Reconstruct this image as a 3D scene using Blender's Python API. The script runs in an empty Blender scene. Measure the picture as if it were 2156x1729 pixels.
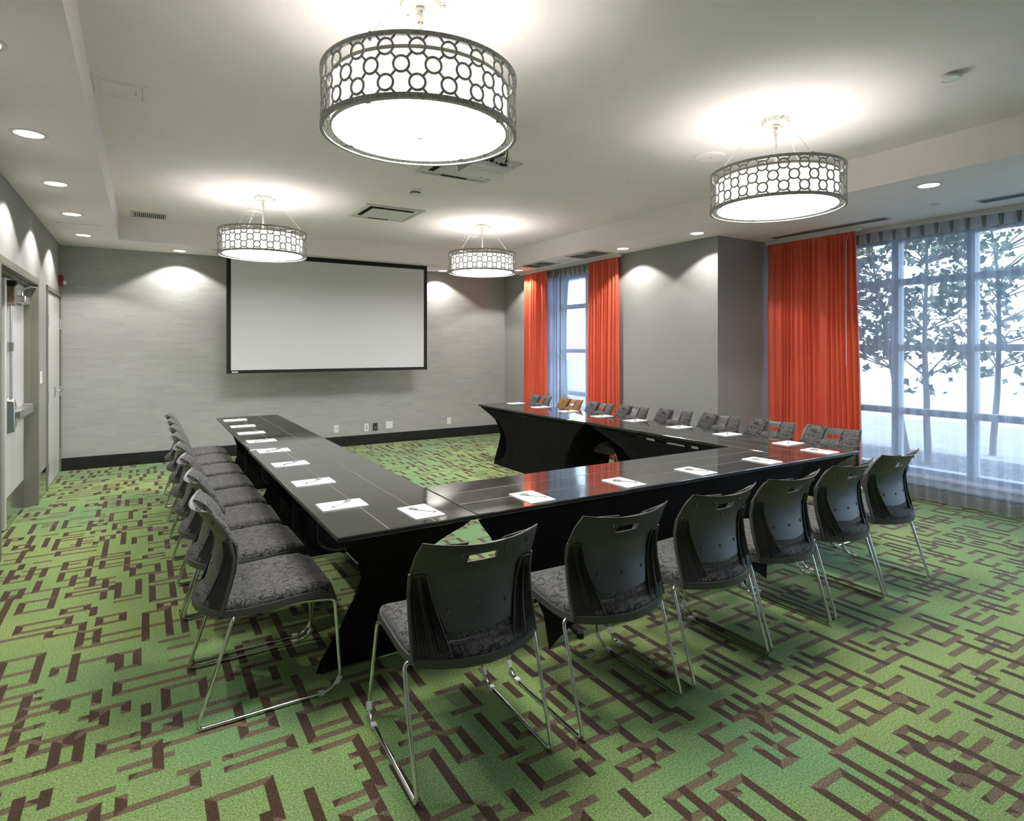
import bpy, bmesh, math, random
from mathutils import Vector, Matrix
R = math.radians
PI = math.pi
scene = bpy.context.scene
COL = scene.collection

# ------------------------------------------------------------------ camera
FOC = 1255.0
YAW = math.atan((1078 - 303) / FOC)
cam_d = bpy.data.cameras.new('camera')
cam_d.sensor_fit = 'HORIZONTAL'
cam_d.sensor_width = 36.0
cam_d.lens = 36.0 * FOC / 2156.0
cam_d.shift_y = -(864.5 - 732.0) / 2156.0
cam_d.clip_start = 0.05
cam_d.clip_end = 300
cam = bpy.data.objects.new('camera', cam_d)
COL.objects.link(cam)
cam.location = (0, 0, 1.5)
cam.rotation_euler = (R(90), 0, -YAW)
scene.camera = cam

# ------------------------------------------------------------------ view, world, sun
vs = scene.view_settings
vs.view_transform = 'Standard'
vs.look = 'None'
vs.gamma = 1.0
vs.use_curve_mapping = False
vs.exposure = 1.5
LAMP_SHADE = 0.335       # emission of the pendant shades
LAMP_DIFF = 14.0         # emission of the pendant diffusers
LAMP_UP = 4.0          # watts of the bulbs inside each pendant
DOWN_W = 21.0           # watts of each downlight
SKY = 2.8
SUN = 1.0

world = bpy.data.worlds.new('sky')
scene.world = world
world.use_nodes = True
wn = world.node_tree.nodes
bg = wn['Background']
bg.inputs[0].default_value = (0.62, 0.79, 1.0, 1)
bg.inputs[1].default_value = SKY

sun_d = bpy.data.lights.new('sun', 'SUN')
sun_d.energy = SUN
sun_d.angle = R(1.0)
sun_d.color = (1.0, 0.95, 0.86)
sun = bpy.data.objects.new('sun', sun_d)
COL.objects.link(sun)
sun.rotation_euler = Vector((-0.10, 0.62, -0.60)).to_track_quat('-Z', 'Y').to_euler()
sun.location = (9, -6, 9)

# ------------------------------------------------------------------ materials
def mat(name, color=(0.5, 0.5, 0.5), rough=0.5, metal=0.0, spec=0.5, emit=None, estr=0.0, sheen=0.0, coat=0.0, ior=1.5):
    m = bpy.data.materials.new(name)
    m.use_nodes = True
    b = m.node_tree.nodes['Principled BSDF']
    b.inputs['Base Color'].default_value = (*color, 1)
    b.inputs['Roughness'].default_value = rough
    b.inputs['Metallic'].default_value = metal
    b.inputs['Specular IOR Level'].default_value = spec
    b.inputs['IOR'].default_value = ior
    if emit:
        b.inputs['Emission Color'].default_value = (*emit, 1)
        b.inputs['Emission Strength'].default_value = estr
    if sheen:
        b.inputs['Sheen Weight'].default_value = sheen
        b.inputs['Sheen Roughness'].default_value = 0.4
    if coat:
        b.inputs['Coat Weight'].default_value = coat
    return m

class NT:
    """small helper for node graphs"""
    def __init__(s, m):
        s.t = m.node_tree
        s.b = s.t.nodes.get('Principled BSDF')
    def n(s, kind, **kw):
        nd = s.t.nodes.new(kind)
        for k, v in kw.items():
            if k.startswith('i_'):
                key = k[2:]
                key = int(key) if key.isdigit() else key.replace('_', ' ')
                nd.inputs[key].default_value = v
            else:
                setattr(nd, k, v)
        return nd
    def l(s, a, ao, b, bi):
        s.t.links.new(a.outputs[ao], b.inputs[bi])
    def ramp(s, stops, interp='LINEAR'):
        nd = s.t.nodes.new('ShaderNodeValToRGB')
        r = nd.color_ramp
        r.interpolation = interp
        while len(r.elements) < len(stops):
            r.elements.new(0.5)
        for e, (p, c) in zip(r.elements, stops):
            e.position = p
            e.color = (*c, 1)
        return nd
    def bump(s, src, so, strength=0.2, dist=0.01):
        bp = s.n('ShaderNodeBump', i_Strength=strength, i_Distance=dist)
        s.l(src, so, bp, 'Height')
        s.l(bp, 'Normal', s.b, 'Normal')
        return bp

def noisy(name, c1, c2, scale=8, rough=0.5, metal=0.0, bump=0.0, bdist=0.005, detail=4, spec=0.5, lo=0.35, hi=0.65, stretch=None, sheen=0.0, bscale=None):
    m = mat(name, c1, rough, metal, spec, sheen=sheen)
    g = NT(m)
    tc = g.n('ShaderNodeTexCoord')
    mp = g.n('ShaderNodeMapping')
    if stretch:
        mp.inputs['Scale'].default_value = stretch
    g.l(tc, 'Object', mp, 'Vector')
    ns = g.n('ShaderNodeTexNoise', i_Scale=scale, i_Detail=detail)
    g.l(mp, 'Vector', ns, 'Vector')
    rp = g.ramp([(lo, c1), (hi, c2)])
    g.l(ns, 'Fac', rp, 'Fac')
    g.l(rp, 'Color', g.b, 'Base Color')
    if bump:
        n2 = ns
        if bscale:
            n2 = g.n('ShaderNodeTexNoise', i_Scale=bscale, i_Detail=2)
            g.l(mp, 'Vector', n2, 'Vector')
        g.bump(n2, 'Fac', bump, bdist)
    return m

MAT = {}
MAT['ceiling'] = noisy('ceiling_paint', (0.90, 0.84, 0.845), (0.92, 0.86, 0.865), 3, 0.85, bump=0.35, bdist=0.004, bscale=70, spec=0.2)
MAT['soffit_face'] = noisy('soffit_paint', (0.72, 0.715, 0.70), (0.74, 0.735, 0.72), 3, 0.85, spec=0.2)
MAT['wall'] = noisy('grey_vinyl_wallcovering', (0.29, 0.29, 0.285), (0.335, 0.335, 0.33), 160, 0.75, bump=0.15, bdist=0.002, stretch=(1, 1, 0.35), spec=0.3)
# grasscloth wall at the far end: blocks of horizontal weave
def grasscloth():
    m = mat('grasscloth_wallcovering', (0.4, 0.4, 0.39), 0.7, spec=0.3)
    g = NT(m)
    tc = g.n('ShaderNodeTexCoord')
    sp = g.n('ShaderNodeSeparateXYZ'); g.l(tc, 'Object', sp, 0)
    cb = g.n('ShaderNodeCombineXYZ'); g.l(sp, 'X', cb, 'X'); g.l(sp, 'Z', cb, 'Y')
    bk = g.n('ShaderNodeTexBrick', i_Scale=1.0, i_Mortar_Size=0.0)
    bk.inputs['Brick Width'].default_value = 0.21
    bk.inputs['Row Height'].default_value = 0.048
    bk.offset = 0.37
    bk.inputs['Color1'].default_value = (0.385, 0.385, 0.38, 1)
    bk.inputs['Color2'].default_value = (0.425, 0.425, 0.415, 1)
    bk.inputs['Mortar'].default_value = (0.4, 0.4, 0.4, 1)
    g.l(cb, 0, bk, 'Vector')
    mp = g.n('ShaderNodeMapping'); mp.inputs['Scale'].default_value = (3.5, 1, 130)
    g.l(tc, 'Object', mp, 'Vector')
    ns = g.n('ShaderNodeTexNoise', i_Scale=1.0, i_Detail=3); g.l(mp, 'Vector', ns, 'Vector')
    rp = g.ramp([(0.3, (0.88, 0.88, 0.88)), (0.7, (1.08, 1.08, 1.08))]); g.l(ns, 'Fac', rp, 'Fac')
    mx = g.n('ShaderNodeMix', data_type='RGBA', blend_type='MULTIPLY'); mx.inputs[0].default_value = 1
    g.l(bk, 'Color', mx, 6); g.l(rp, 'Color', mx, 7)
    g.l(mx, 2, g.b, 'Base Color')
    g.bump(ns, 'Fac', 0.15, 0.002)
    return m
MAT['grass'] = grasscloth()
MAT['base'] = noisy('black_rubber_base', (0.012, 0.012, 0.012), (0.02, 0.02, 0.02), 12, 0.55, spec=0.3)
MAT['door'] = noisy('door_laminate', (0.60, 0.60, 0.595), (0.66, 0.66, 0.655), 3, 0.35, stretch=(1, 1, 0.15))
MAT['frame'] = mat('door_frame_paint', (0.185, 0.18, 0.15), 0.45)
MAT['steel'] = noisy('brushed_steel', (0.50, 0.50, 0.50), (0.62, 0.62, 0.61), 40, 0.28, 1.0, stretch=(1, 1, 12))
MAT['kick'] = noisy('polished_steel_plate', (0.55, 0.55, 0.54), (0.62, 0.62, 0.61), 10, 0.12, 1.0)
MAT['brass'] = mat('bronze_metal', (0.30, 0.22, 0.16), 0.3, 0.9)
MAT['chrome'] = mat('chrome', (0.75, 0.75, 0.73), 0.12, 1.0)
MAT['dark'] = mat('dark_void', (0.01, 0.01, 0.01), 0.8)
MAT['white'] = mat('white_plastic', (0.78, 0.78, 0.77), 0.35)
MAT['greyplastic'] = mat('grey_plastic', (0.07, 0.07, 0.07), 0.4)
MAT['red'] = mat('red_plastic', (0.28, 0.012, 0.02), 0.35)
MAT['lens'] = mat('strobe_lens', (0.8, 0.8, 0.8), 0.1)
MAT['screen'] = mat('screen_fabric', (0.62, 0.62, 0.625), 0.8, spec=0.1)
MAT['black'] = mat('matte_black', (0.010, 0.010, 0.010), 0.6, spec=0.3)
MAT['paintwhite'] = mat('painted_metal', (0.62, 0.62, 0.61), 0.5)
MAT['projwhite'] = mat('projector_shell', (0.70, 0.70, 0.685), 0.35)
MAT['can'] = mat('downlight_reflector', (0.8, 0.8, 0.8), 0.3, emit=(1, 0.985, 0.95), estr=1.2)
MAT['cantrim'] = mat('downlight_trim', (0.7, 0.7, 0.69), 0.4)
MAT['galv'] = noisy('mottled_silver_metal', (0.24, 0.24, 0.23), (0.46, 0.455, 0.44), 90, 0.45, 0.25, detail=6)
MAT['galvlight'] = noisy('mottled_light_metal', (0.30, 0.295, 0.27), (0.62, 0.61, 0.57), 70, 0.45, 0.5, detail=6, lo=0.3, hi=0.55)
MAT['wire'] = mat('steel_cable', (0.45, 0.45, 0.42), 0.4, 0.6)
MAT['shade'] = mat('linen_shade', (0.8, 0.79, 0.74), 0.8, emit=(1.0, 0.985, 0.925), estr=LAMP_SHADE)
MAT['shadetrim'] = mat('shade_trim', (0.45, 0.43, 0.38), 0.7)
MAT['diff'] = mat('acrylic_diffuser', (0.85, 0.85, 0.83), 0.5, emit=(1.0, 0.99, 0.96), estr=LAMP_DIFF)
MAT['cushion'] = None
def chair_fabric(name, base, line):
    m = mat(name, base, 0.8, spec=0.25, sheen=0.15)
    g = NT(m)
    tc = g.n('ShaderNodeTexCoord')
    ns = g.n('ShaderNodeTexNoise', i_Scale=14.0, i_Detail=1); g.l(tc, 'Object', ns, 'Vector')
    mx = g.n('ShaderNodeMix', data_type='RGBA', blend_type='ADD'); mx.inputs[0].default_value = 0.11
    g.l(tc, 'Object', mx, 6); g.l(ns, 'Color', mx, 7)
    facs = []
    for sc, off in ((26, 0.0), (19, 3.3)):
        mp = g.n('ShaderNodeMapping'); mp.inputs['Location'].default_value = (off, off, off)
        g.l(mx, 2, mp, 'Vector')
        vo = g.n('ShaderNodeTexVoronoi', feature='DISTANCE_TO_EDGE', i_Scale=sc)
        g.l(mp, 'Vector', vo, 'Vector')
        th = g.n('ShaderNodeMath', operation='LESS_THAN', i_1=0.035)
        g.l(vo, 'Distance', th, 0)
        facs.append(th)
    mxm = g.n('ShaderNodeMath', operation='MAXIMUM'); g.l(facs[0], 0, mxm, 0); g.l(facs[1], 0, mxm, 1)
    n3 = g.n('ShaderNodeTexNoise', i_Scale=420.0, i_Detail=1); g.l(tc, 'Object', n3, 'Vector')
    rp = g.ramp([(0.3, tuple(c * 0.8 for c in base)), (0.7, tuple(c * 1.2 for c in base))]); g.l(n3, 'Fac', rp, 'Fac')
    m2 = g.n('ShaderNodeMix', data_type='RGBA'); g.l(mxm, 0, m2, 0); g.l(rp, 'Color', m2, 6)
    m2.inputs[7].default_value = (*line, 1)
    g.l(m2, 2, g.b, 'Base Color')
    g.bump(n3, 'Fac', 0.2, 0.001)
    return m
MAT['cushion'] = chair_fabric('charcoal_swirl_fabric', (0.095, 0.093, 0.089), (0.022, 0.021, 0.020))
MAT['cushion_glare'] = chair_fabric('brown_glare_fabric', (0.20, 0.095, 0.03), (0.12, 0.055, 0.018))  # warm glare on one chair, put into its fabric colour
MAT['shell'] = noisy('charcoal_plastic', (0.066, 0.063, 0.062), (0.076, 0.072, 0.071), 200, 0.42, bump=0.05, bdist=0.0006, spec=0.45)
MAT['shell_glare'] = noisy('brown_glare_plastic', (0.16, 0.075, 0.025), (0.20, 0.095, 0.03), 60, 0.42)  # the same brown glare painted into the plastic colour
MAT['bracket'] = mat('black_ribbed_plastic', (0.013, 0.013, 0.012), 0.45)
MAT['glide'] = mat('clear_glide', (0.60, 0.60, 0.57), 0.3)
def tabletop():
    m = mat('black_laminate', (0.012, 0.012, 0.011), 0.2, spec=0.5, ior=3.4)
    g = NT(m)
    tc = g.n('ShaderNodeTexCoord')
    ns = g.n('ShaderNodeTexNoise', i_Scale=2.2, i_Detail=6); ns.inputs['Distortion'].default_value = 1.6
    g.l(tc, 'Object', ns, 'Vector')
    rp = g.ramp([(0.35, (0.035, 0.035, 0.035)), (0.62, (0.095, 0.095, 0.095))]); g.l(ns, 'Fac', rp, 'Fac')
    g.l(rp, 'Color', g.b, 'Roughness')
    # pale ring scuffs and fine dust
    vo = g.n('ShaderNodeTexVoronoi', feature='F1', i_Scale=1.35); g.l(tc, 'Object', vo, 'Vector')
    a = g.n('ShaderNodeMath', operation='SUBTRACT', i_1=0.33); g.l(vo, 'Distance', a, 0)
    b = g.n('ShaderNodeMath', operation='ABSOLUTE'); g.l(a, 0, b, 0)
    c = g.n('ShaderNodeMath', operation='LESS_THAN', i_1=0.0035); g.l(b, 0, c, 0)
    n2 = g.n('ShaderNodeTexNoise', i_Scale=3.0, i_Detail=2); g.l(tc, 'Object', n2, 'Vector')
    d = g.n('ShaderNodeMath', operation='GREATER_THAN', i_1=0.53); g.l(n2, 'Fac', d, 0)
    e = g.n('ShaderNodeMath', operation='MULTIPLY'); g.l(c, 0, e, 0); g.l(d, 0, e, 1)
    f = g.n('ShaderNodeMath', operation='MULTIPLY', i_1=0.6); g.l(e, 0, f, 0)
    rp2 = g.ramp([(0.4, (0.026, 0.026, 0.024)), (0.7, (0.048, 0.046, 0.040))]); g.l(ns, 'Fac', rp2, 'Fac')
    mx = g.n('ShaderNodeMix', data_type='RGBA'); g.l(f, 0, mx, 0); g.l(rp2, 'Color', mx, 6)
    mx.inputs[7].default_value = (0.16, 0.16, 0.135, 1)
    g.l(mx, 2, g.b, 'Base Color')
    wv = g.n('ShaderNodeTexNoise', i_Scale=9.0, i_Detail=1); g.l(tc, 'Object', wv, 'Vector')
    g.bump(wv, 'Fac', 0.02, 0.002)
    return m
MAT['top'] = tabletop()
MAT['edge'] = mat('table_edge_band', (0.016, 0.016, 0.015), 0.3)
MAT['seam'] = mat('worn_seam', (0.20, 0.19, 0.155), 0.35)
MAT['spandex'] = noisy('black_spandex', (0.0045, 0.0045, 0.0045), (0.007, 0.007, 0.007), 5, 0.75, spec=0.15)
MAT['paper'] = mat('white_paper', (0.80, 0.80, 0.80), 0.7, spec=0.2)
MAT['print'] = mat('grey_print', (0.45, 0.45, 0.45), 0.7)
MAT['penbody'] = mat('clear_pen_barrel', (0.55, 0.56, 0.56), 0.2)
MAT['pencap'] = mat('grey_pen_cap', (0.26, 0.28, 0.27), 0.3)
MAT['alu'] = mat('window_aluminium', (0.16, 0.18, 0.21), 0.45)
MAT['sill'] = mat('sill_paint', (0.55, 0.55, 0.54), 0.5)
def glassmat():
    m = bpy.data.materials.new('window_glass'); m.use_nodes = True
    t = m.node_tree; t.nodes.clear()
    o = t.nodes.new('ShaderNodeOutputMaterial'); mx = t.nodes.new('ShaderNodeMixShader')
    tr = t.nodes.new('ShaderNodeBsdfTransparent'); gl = t.nodes.new('ShaderNodeBsdfGlossy')
    tr.inputs[0].default_value = (0.96, 0.985, 0.99, 1); gl.inputs['Roughness'].default_value = 0.02
    fr = t.nodes.new('ShaderNodeFresnel'); fr.inputs[0].default_value = 1.25
    t.links.new(fr.outputs[0], mx.inputs[0]); t.links.new(tr.outputs[0], mx.inputs[1]); t.links.new(gl.outputs[0], mx.inputs[2])
    t.links.new(mx.outputs[0], o.inputs[0])
    return m
MAT['glass'] = glassmat()
def sheer(name, dens, col):
    """open-weave net: part of the light passes straight, the rest scatters in the threads"""
    m = bpy.data.materials.new(name); m.use_nodes = True
    t = m.node_tree; t.nodes.clear()
    o = t.nodes.new('ShaderNodeOutputMaterial'); mx = t.nodes.new('ShaderNodeMixShader')
    tr = t.nodes.new('ShaderNodeBsdfTransparent')
    ad = t.nodes.new('ShaderNodeMixShader'); df = t.nodes.new('ShaderNodeBsdfDiffuse'); tl = t.nodes.new('ShaderNodeBsdfTranslucent')
    df.inputs[0].default_value = (*col, 1); tl.inputs[0].default_value = (*col, 1); ad.inputs[0].default_value = 0.5
    tc = t.nodes.new('ShaderNodeTexCoord'); mp = t.nodes.new('ShaderNodeMapping'); mp.inputs['Scale'].default_value = (60, 60, 3)
    ns = t.nodes.new('ShaderNodeTexNoise'); ns.inputs['Scale'].default_value = 1.0
    t.links.new(tc.outputs['Object'], mp.inputs[0]); t.links.new(mp.outputs[0], ns.inputs['Vector'])
    ma = t.nodes.new('ShaderNodeMapRange'); ma.inputs['To Min'].default_value = dens * 0.8; ma.inputs['To Max'].default_value = dens * 1.2
    t.links.new(ns.outputs['Fac'], ma.inputs['Value']); t.links.new(ma.outputs[0], mx.inputs[0])
    t.links.new(tr.outputs[0], mx.inputs[1]); t.links.new(df.outputs[0], ad.inputs[1]); t.links.new(tl.outputs[0], ad.inputs[2])
    t.links.new(ad.outputs[0], mx.inputs[2]); t.links.new(mx.outputs[0], o.inputs[0])
    return m
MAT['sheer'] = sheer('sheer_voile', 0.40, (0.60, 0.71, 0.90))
MAT['sheerhead'] = sheer('sheer_heading', 0.85, (0.50, 0.52, 0.55))
MAT['sheerhem'] = sheer('sheer_hem', 0.55, (0.66, 0.67, 0.68))
MAT['pleat'] = mat('sheer_pleat', (0.20, 0.205, 0.21), 0.8)
def redcurtain():
    m = mat('red_satin', (0.62, 0.10, 0.05), 0.5, spec=0.35, sheen=0.2)
    g = NT(m)
    tc = g.n('ShaderNodeTexCoord')
    mp = g.n('ShaderNodeMapping'); mp.inputs['Scale'].default_value = (30, 30, 2)
    g.l(tc, 'Object', mp, 'Vector')
    ns = g.n('ShaderNodeTexNoise', i_Scale=1.0, i_Detail=3); g.l(mp, 'Vector', ns, 'Vector')
    rp = g.ramp([(0.3, (0.68, 0.108, 0.052)), (0.7, (0.77, 0.14, 0.07))]); g.l(ns, 'Fac', rp, 'Fac')
    g.l(rp, 'Color', g.b, 'Base Color')
    t = m.node_tree
    out = t.nodes['Material Output']; mx = t.nodes.new('ShaderNodeMixShader'); tl = t.nodes.new('ShaderNodeBsdfTranslucent')
    tl.inputs[0].default_value = (0.75, 0.07, 0.05, 1); mx.inputs[0].default_value = 0.12
    t.links.new(g.b.outputs[0], mx.inputs[1]); t.links.new(tl.outputs[0], mx.inputs[2]); t.links.new(mx.outputs[0], out.inputs[0])
    return m
MAT['redcloth'] = redcurtain()
MAT['mulch'] = noisy('bark_mulch', (0.025, 0.025, 0.027), (0.11, 0.11, 0.115), 28, 0.9, bump=0.8, bdist=0.03)
MAT['concrete'] = noisy('pale_concrete', (0.16, 0.15, 0.13), (0.20, 0.19, 0.165), 2, 0.85)
MAT['asphalt'] = noisy('asphalt', (0.22, 0.215, 0.20), (0.26, 0.25, 0.235), 6, 0.9)
MAT['bark'] = noisy('tree_bark', (0.08, 0.065, 0.055), (0.15, 0.125, 0.105), 18, 0.9, bump=0.5, bdist=0.01, stretch=(1, 1, 0.2))
MAT['leaf'] = noisy('tree_leaf', (0.035, 0.06, 0.03), (0.07, 0.10, 0.045), 3, 0.6)

def carpet(name, c1, c2, c3=None):
    m = mat(name, c1, 0.95, spec=0.1, sheen=0.25)
    g = NT(m)
    tc = g.n('ShaderNodeTexCoord')
    n1 = g.n('ShaderNodeTexNoise', i_Scale=0.55, i_Detail=2); g.l(tc, 'Object', n1, 'Vector')
    st = [(0.36, c1), (0.64, c2)] if not c3 else [(0.33, c1), (0.5, c2), (0.68, c3)]
    rp = g.ramp(st); g.l(n1, 'Fac', rp, 'Fac')
    n2 = g.n('ShaderNodeTexNoise', i_Scale=150.0, i_Detail=4); g.l(tc, 'Object', n2, 'Vector')
    r2 = g.ramp([(0.3, (0.45, 0.45, 0.45)), (0.7, (1.5, 1.5, 1.5))]); g.l(n2, 'Fac', r2, 'Fac')
    mx = g.n('ShaderNodeMix', data_type='RGBA', blend_type='MULTIPLY'); mx.inputs[0].default_value = 1
    g.l(rp, 'Color', mx, 6); g.l(r2, 'Color', mx, 7); g.l(mx, 2, g.b, 'Base Color')
    g.bump(n2, 'Fac', 0.5, 0.004)
    return m
MAT['cgreen'] = carpet('carpet_green', (0.265, 0.325, 0.105), (0.20, 0.295, 0.10), (0.115, 0.245, 0.12))
MAT['cdark'] = carpet('carpet_dark_brown', (0.058, 0.034, 0.020), (0.068, 0.041, 0.025))
MAT['clight'] = carpet('carpet_taupe', (0.130, 0.098, 0.056), (0.145, 0.110, 0.066))

# ------------------------------------------------------------------ mesh helpers
class MB:
    def __init__(s):
        s.v = []; s.f = []; s.m = []
    def add(s, vs_, fs, mi=0):
        o = len(s.v); s.v += [tuple(p) for p in vs_]
        for f in fs:
            s.f.append(tuple(i + o for i in f)); s.m.append(mi)
    def box(s, x0, y0, z0, x1, y1, z1, mi=0):
        s.add([(x0, y0, z0), (x1, y0, z0), (x1, y1, z0), (x0, y1, z0), (x0, y0, z1), (x1, y0, z1), (x1, y1, z1), (x0, y1, z1)],
              [(3, 2, 1, 0), (4, 5, 6, 7), (0, 1, 5, 4), (1, 2, 6, 5), (2, 3, 7, 6), (3, 0, 4, 7)], mi)
        return s
    def quad(s, a, b, c, d, mi=0):
        s.add([a, b, c, d], [(0, 1, 2, 3)], mi)
    def cyl(s, p0, p1, r0, r1=None, seg=16, caps=True, mi=0):
        p0 = Vector(p0); p1 = Vector(p1); r1 = r0 if r1 is None else r1
        d = (p1 - p0).normalized(); a = d.orthogonal().normalized(); b = d.cross(a)
        vs_ = []
        for p, r in ((p0, r0), (p1, r1)):
            for i in range(seg):
                t = 2 * PI * i / seg; vs_.append(p + a * r * math.cos(t) + b * r * math.sin(t))
        fs = [(i, (i + 1) % seg, seg + (i + 1) % seg, seg + i) for i in range(seg)]
        if caps:
            fs += [tuple(range(seg - 1, -1, -1)), tuple(range(seg, 2 * seg))]
        s.add(vs_, fs, mi); return s
    def tube(s, path, r, seg=8, mi=0, close=False):
        pts = [Vector(p) for p in path]; n = len(pts); vs_ = []
        up = None
        for i, p in enumerate(pts):
            if close:
                d = (pts[(i + 1) % n] - pts[i - 1]).normalized()
            else:
                d = (pts[min(i + 1, n - 1)] - pts[max(i - 1, 0)]).normalized()
            if up is None:
                a = d.orthogonal().normalized()
            else:
                a = (up - d * up.dot(d)).normalized()
            up = a; b = d.cross(a)
            for k in range(seg):
                t = 2 * PI * k / seg; vs_.append(p + a * r * math.cos(t) + b * r * math.sin(t))
        fs = []
        rng = n if close else n - 1
        for i in range(rng):
            j = (i + 1) % n
            for k in range(seg):
                k2 = (k + 1) % seg
                fs.append((i * seg + k, i * seg + k2, j * seg + k2, j * seg + k))
        if not close:
            fs += [tuple(range(seg - 1, -1, -1)), tuple((n - 1) * seg + k for k in range(seg))]
        s.add(vs_, fs, mi); return s
    def lathe(s, prof, c=(0, 0), seg=48, mi=0, close=False):
        n = len(prof); vs_ = []
        for r, z in prof:
            for k in range(seg):
                t = 2 * PI * k / seg; vs_.append((c[0] + r * math.cos(t), c[1] + r * math.sin(t), z))
        fs = []
        for i in range(n if close else n - 1):
            j = (i + 1) % n
            for k in range(seg):
                k2 = (k + 1) % seg
                fs.append((i * seg + k, i * seg + k2, j * seg + k2, j * seg + k))
        s.add(vs_, fs, mi); return s
    def disc(s, c, r, z, seg=48, mi=0, up=False):
        vs_ = [(c[0] + r * math.cos(2 * PI * k / seg), c[1] + r * math.sin(2 * PI * k / seg), z) for k in range(seg)]
        s.add(vs_, [tuple(range(seg)) if up else tuple(range(seg - 1, -1, -1))], mi); return s
    def grid(s, fn, nu, nv, mi=0, mask=None, flip=False):
        vs_ = [fn(i / nu, j / nv) for j in range(nv + 1) for i in range(nu + 1)]
        fs = []
        for j in range(nv):
            for i in range(nu):
                if mask and not mask(i, j):
                    continue
                q = (j * (nu + 1) + i, j * (nu + 1) + i + 1, (j + 1) * (nu + 1) + i + 1, (j + 1) * (nu + 1) + i)
                fs.append(q[::-1] if flip else q)
        s.add(vs_, fs, mi); return s
    def slab(s, front, back, nu, nv, mask=None, mi=0):
        """closed sheet between two surfaces given on the same grid, with rims at every open border"""
        W = nu + 1; N = W * (nv + 1)
        vs_ = [front(i, j) for j in range(nv + 1) for i in range(W)] + [back(i, j) for j in range(nv + 1) for i in range(W)]
        ok = lambda i, j: 0 <= i < nu and 0 <= j < nv and (mask is None or mask(i, j))
        fs = []
        for j in range(nv):
            for i in range(nu):
                if not ok(i, j):
                    continue
                a, b, c, d = j * W + i, j * W + i + 1, (j + 1) * W + i + 1, (j + 1) * W + i
                fs.append((a, b, c, d)); fs.append((d + N, c + N, b + N, a + N))
                if not ok(i, j - 1): fs.append((b, a, a + N, b + N))
                if not ok(i + 1, j): fs.append((c, b, b + N, c + N))
                if not ok(i, j + 1): fs.append((d, c, c + N, d + N))
                if not ok(i - 1, j): fs.append((a, d, d + N, a + N))
        used = sorted({k for f in fs for k in f}); mp = {k: n for n, k in enumerate(used)}
        s.add([vs_[k] for k in used], [tuple(mp[k] for k in f) for f in fs], mi); return s
    def prism(s, pts, z0, z1, mi=0):
        n = len(pts)
        s.add([(x, y, z0) for x, y in pts] + [(x, y, z1) for x, y in pts],
              [tuple(range(n - 1, -1, -1)), tuple(range(n, 2 * n))] + [(i, (i + 1) % n, n + (i + 1) % n, n + i) for i in range(n)], mi)
        return s
    def build(s, name, mats, parent=None, bevel=0.0, bseg=2, smooth=True, angle=38, fixn=True, kind=None):
        me = bpy.data.meshes.new(name)
        me.from_pydata(s.v, [], s.f)
        if not isinstance(mats, (list, tuple)): mats = [mats]
        for m in mats: me.materials.append(m if not isinstance(m, str) else MAT[m])
        me.polygons.foreach_set('material_index', s.m)
        if bevel or fixn:
            bm = bmesh.new(); bm.from_mesh(me)
            if fixn: bmesh.ops.recalc_face_normals(bm, faces=bm.faces)
            if bevel:
                ed = [e for e in bm.edges if len(e.link_faces) == 2 and e.calc_face_angle(0) > R(30)]
                bmesh.ops.bevel(bm, geom=ed, offset=bevel, segments=bseg, affect='EDGES', profile=0.5)
            bm.to_mesh(me); bm.free()
        if smooth:
            me.shade_smooth(); me.set_sharp_from_angle(angle=R(min(angle, 15) if bevel else angle))
        me.update()
        o = bpy.data.objects.new(name, me); COL.objects.link(o)
        if parent is not None: o.parent = parent
        if kind: o['kind'] = kind
        return o

def tag(o, label=None, cat=None, group=None, kind=None):
    if label: o['label'] = label
    if cat: o['category'] = cat
    if group: o['group'] = group
    if kind: o['kind'] = kind
    return o
def thing(name, label, cat, loc=(0, 0, 0), rz=0.0, group=None):
    o = bpy.data.objects.new(name, None); COL.objects.link(o)
    o.empty_display_size = 0.1
    o.location = loc; o.rotation_euler = (0, 0, rz)
    return tag(o, label, cat, group)
def dup(root, loc, rz, label, group=None):
    r = root.copy(); COL.objects.link(r); r.location = loc; r.rotation_euler = (0, 0, rz)
    r['label'] = label
    if group: r['group'] = group
    for ch in list(root.children):
        c = ch.copy(); COL.objects.link(c); c.parent = r
        for g in list(ch.children):
            d = g.copy(); COL.objects.link(d); d.parent = c
    return r
def struct(name, mb, mats, parent=None, label=None, **kw):
    o = mb.build(name, mats, parent, **kw)
    if parent is None: o['kind'] = 'structure'
    if label: o['label'] = label
    return o
def fillet(path, r, n=5):
    """round the corners of a polyline"""
    P = [Vector(p) for p in path]; out = [P[0]]
    for i in range(1, len(P) - 1):
        a, b, c = P[i - 1], P[i], P[i + 1]
        d1 = (a - b); d2 = (c - b); k = min(r, d1.length * 0.45, d2.length * 0.45)
        s0 = b + d1.normalized() * k; s1 = b + d2.normalized() * k
        for t in range(n + 1):
            u = t / n; out.append(s0 * (1 - u) ** 2 + b * 2 * u * (1 - u) + s1 * u ** 2)
    out.append(P[-1]); return out
def lerp_table(tab, x):
    if x <= tab[0][0]: return tab[0][1]
    for (a, va), (b, vb) in zip(tab, tab[1:]):
        if x <= b:
            t = (x - a) / (b - a); t = t * t * (3 - 2 * t) * 0.5 + t * 0.5
            return va + (vb - va) * t
    return tab[-1][1]

# ================================================================== the room
XL, XR, YB, YN = -0.865, 5.42, 9.025, -2.2      # left wall, pier wall, far wall, near wall
XG = 6.64                                        # window wall of the near bay
YP = 4.43                                        # side of the pier
ZS, ZT = 2.745, 3.0                              # soffit, tray ceiling
TX0, TX1, TY0, TY1 = -0.25, 4.81, -0.6, 8.22     # tray

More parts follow.
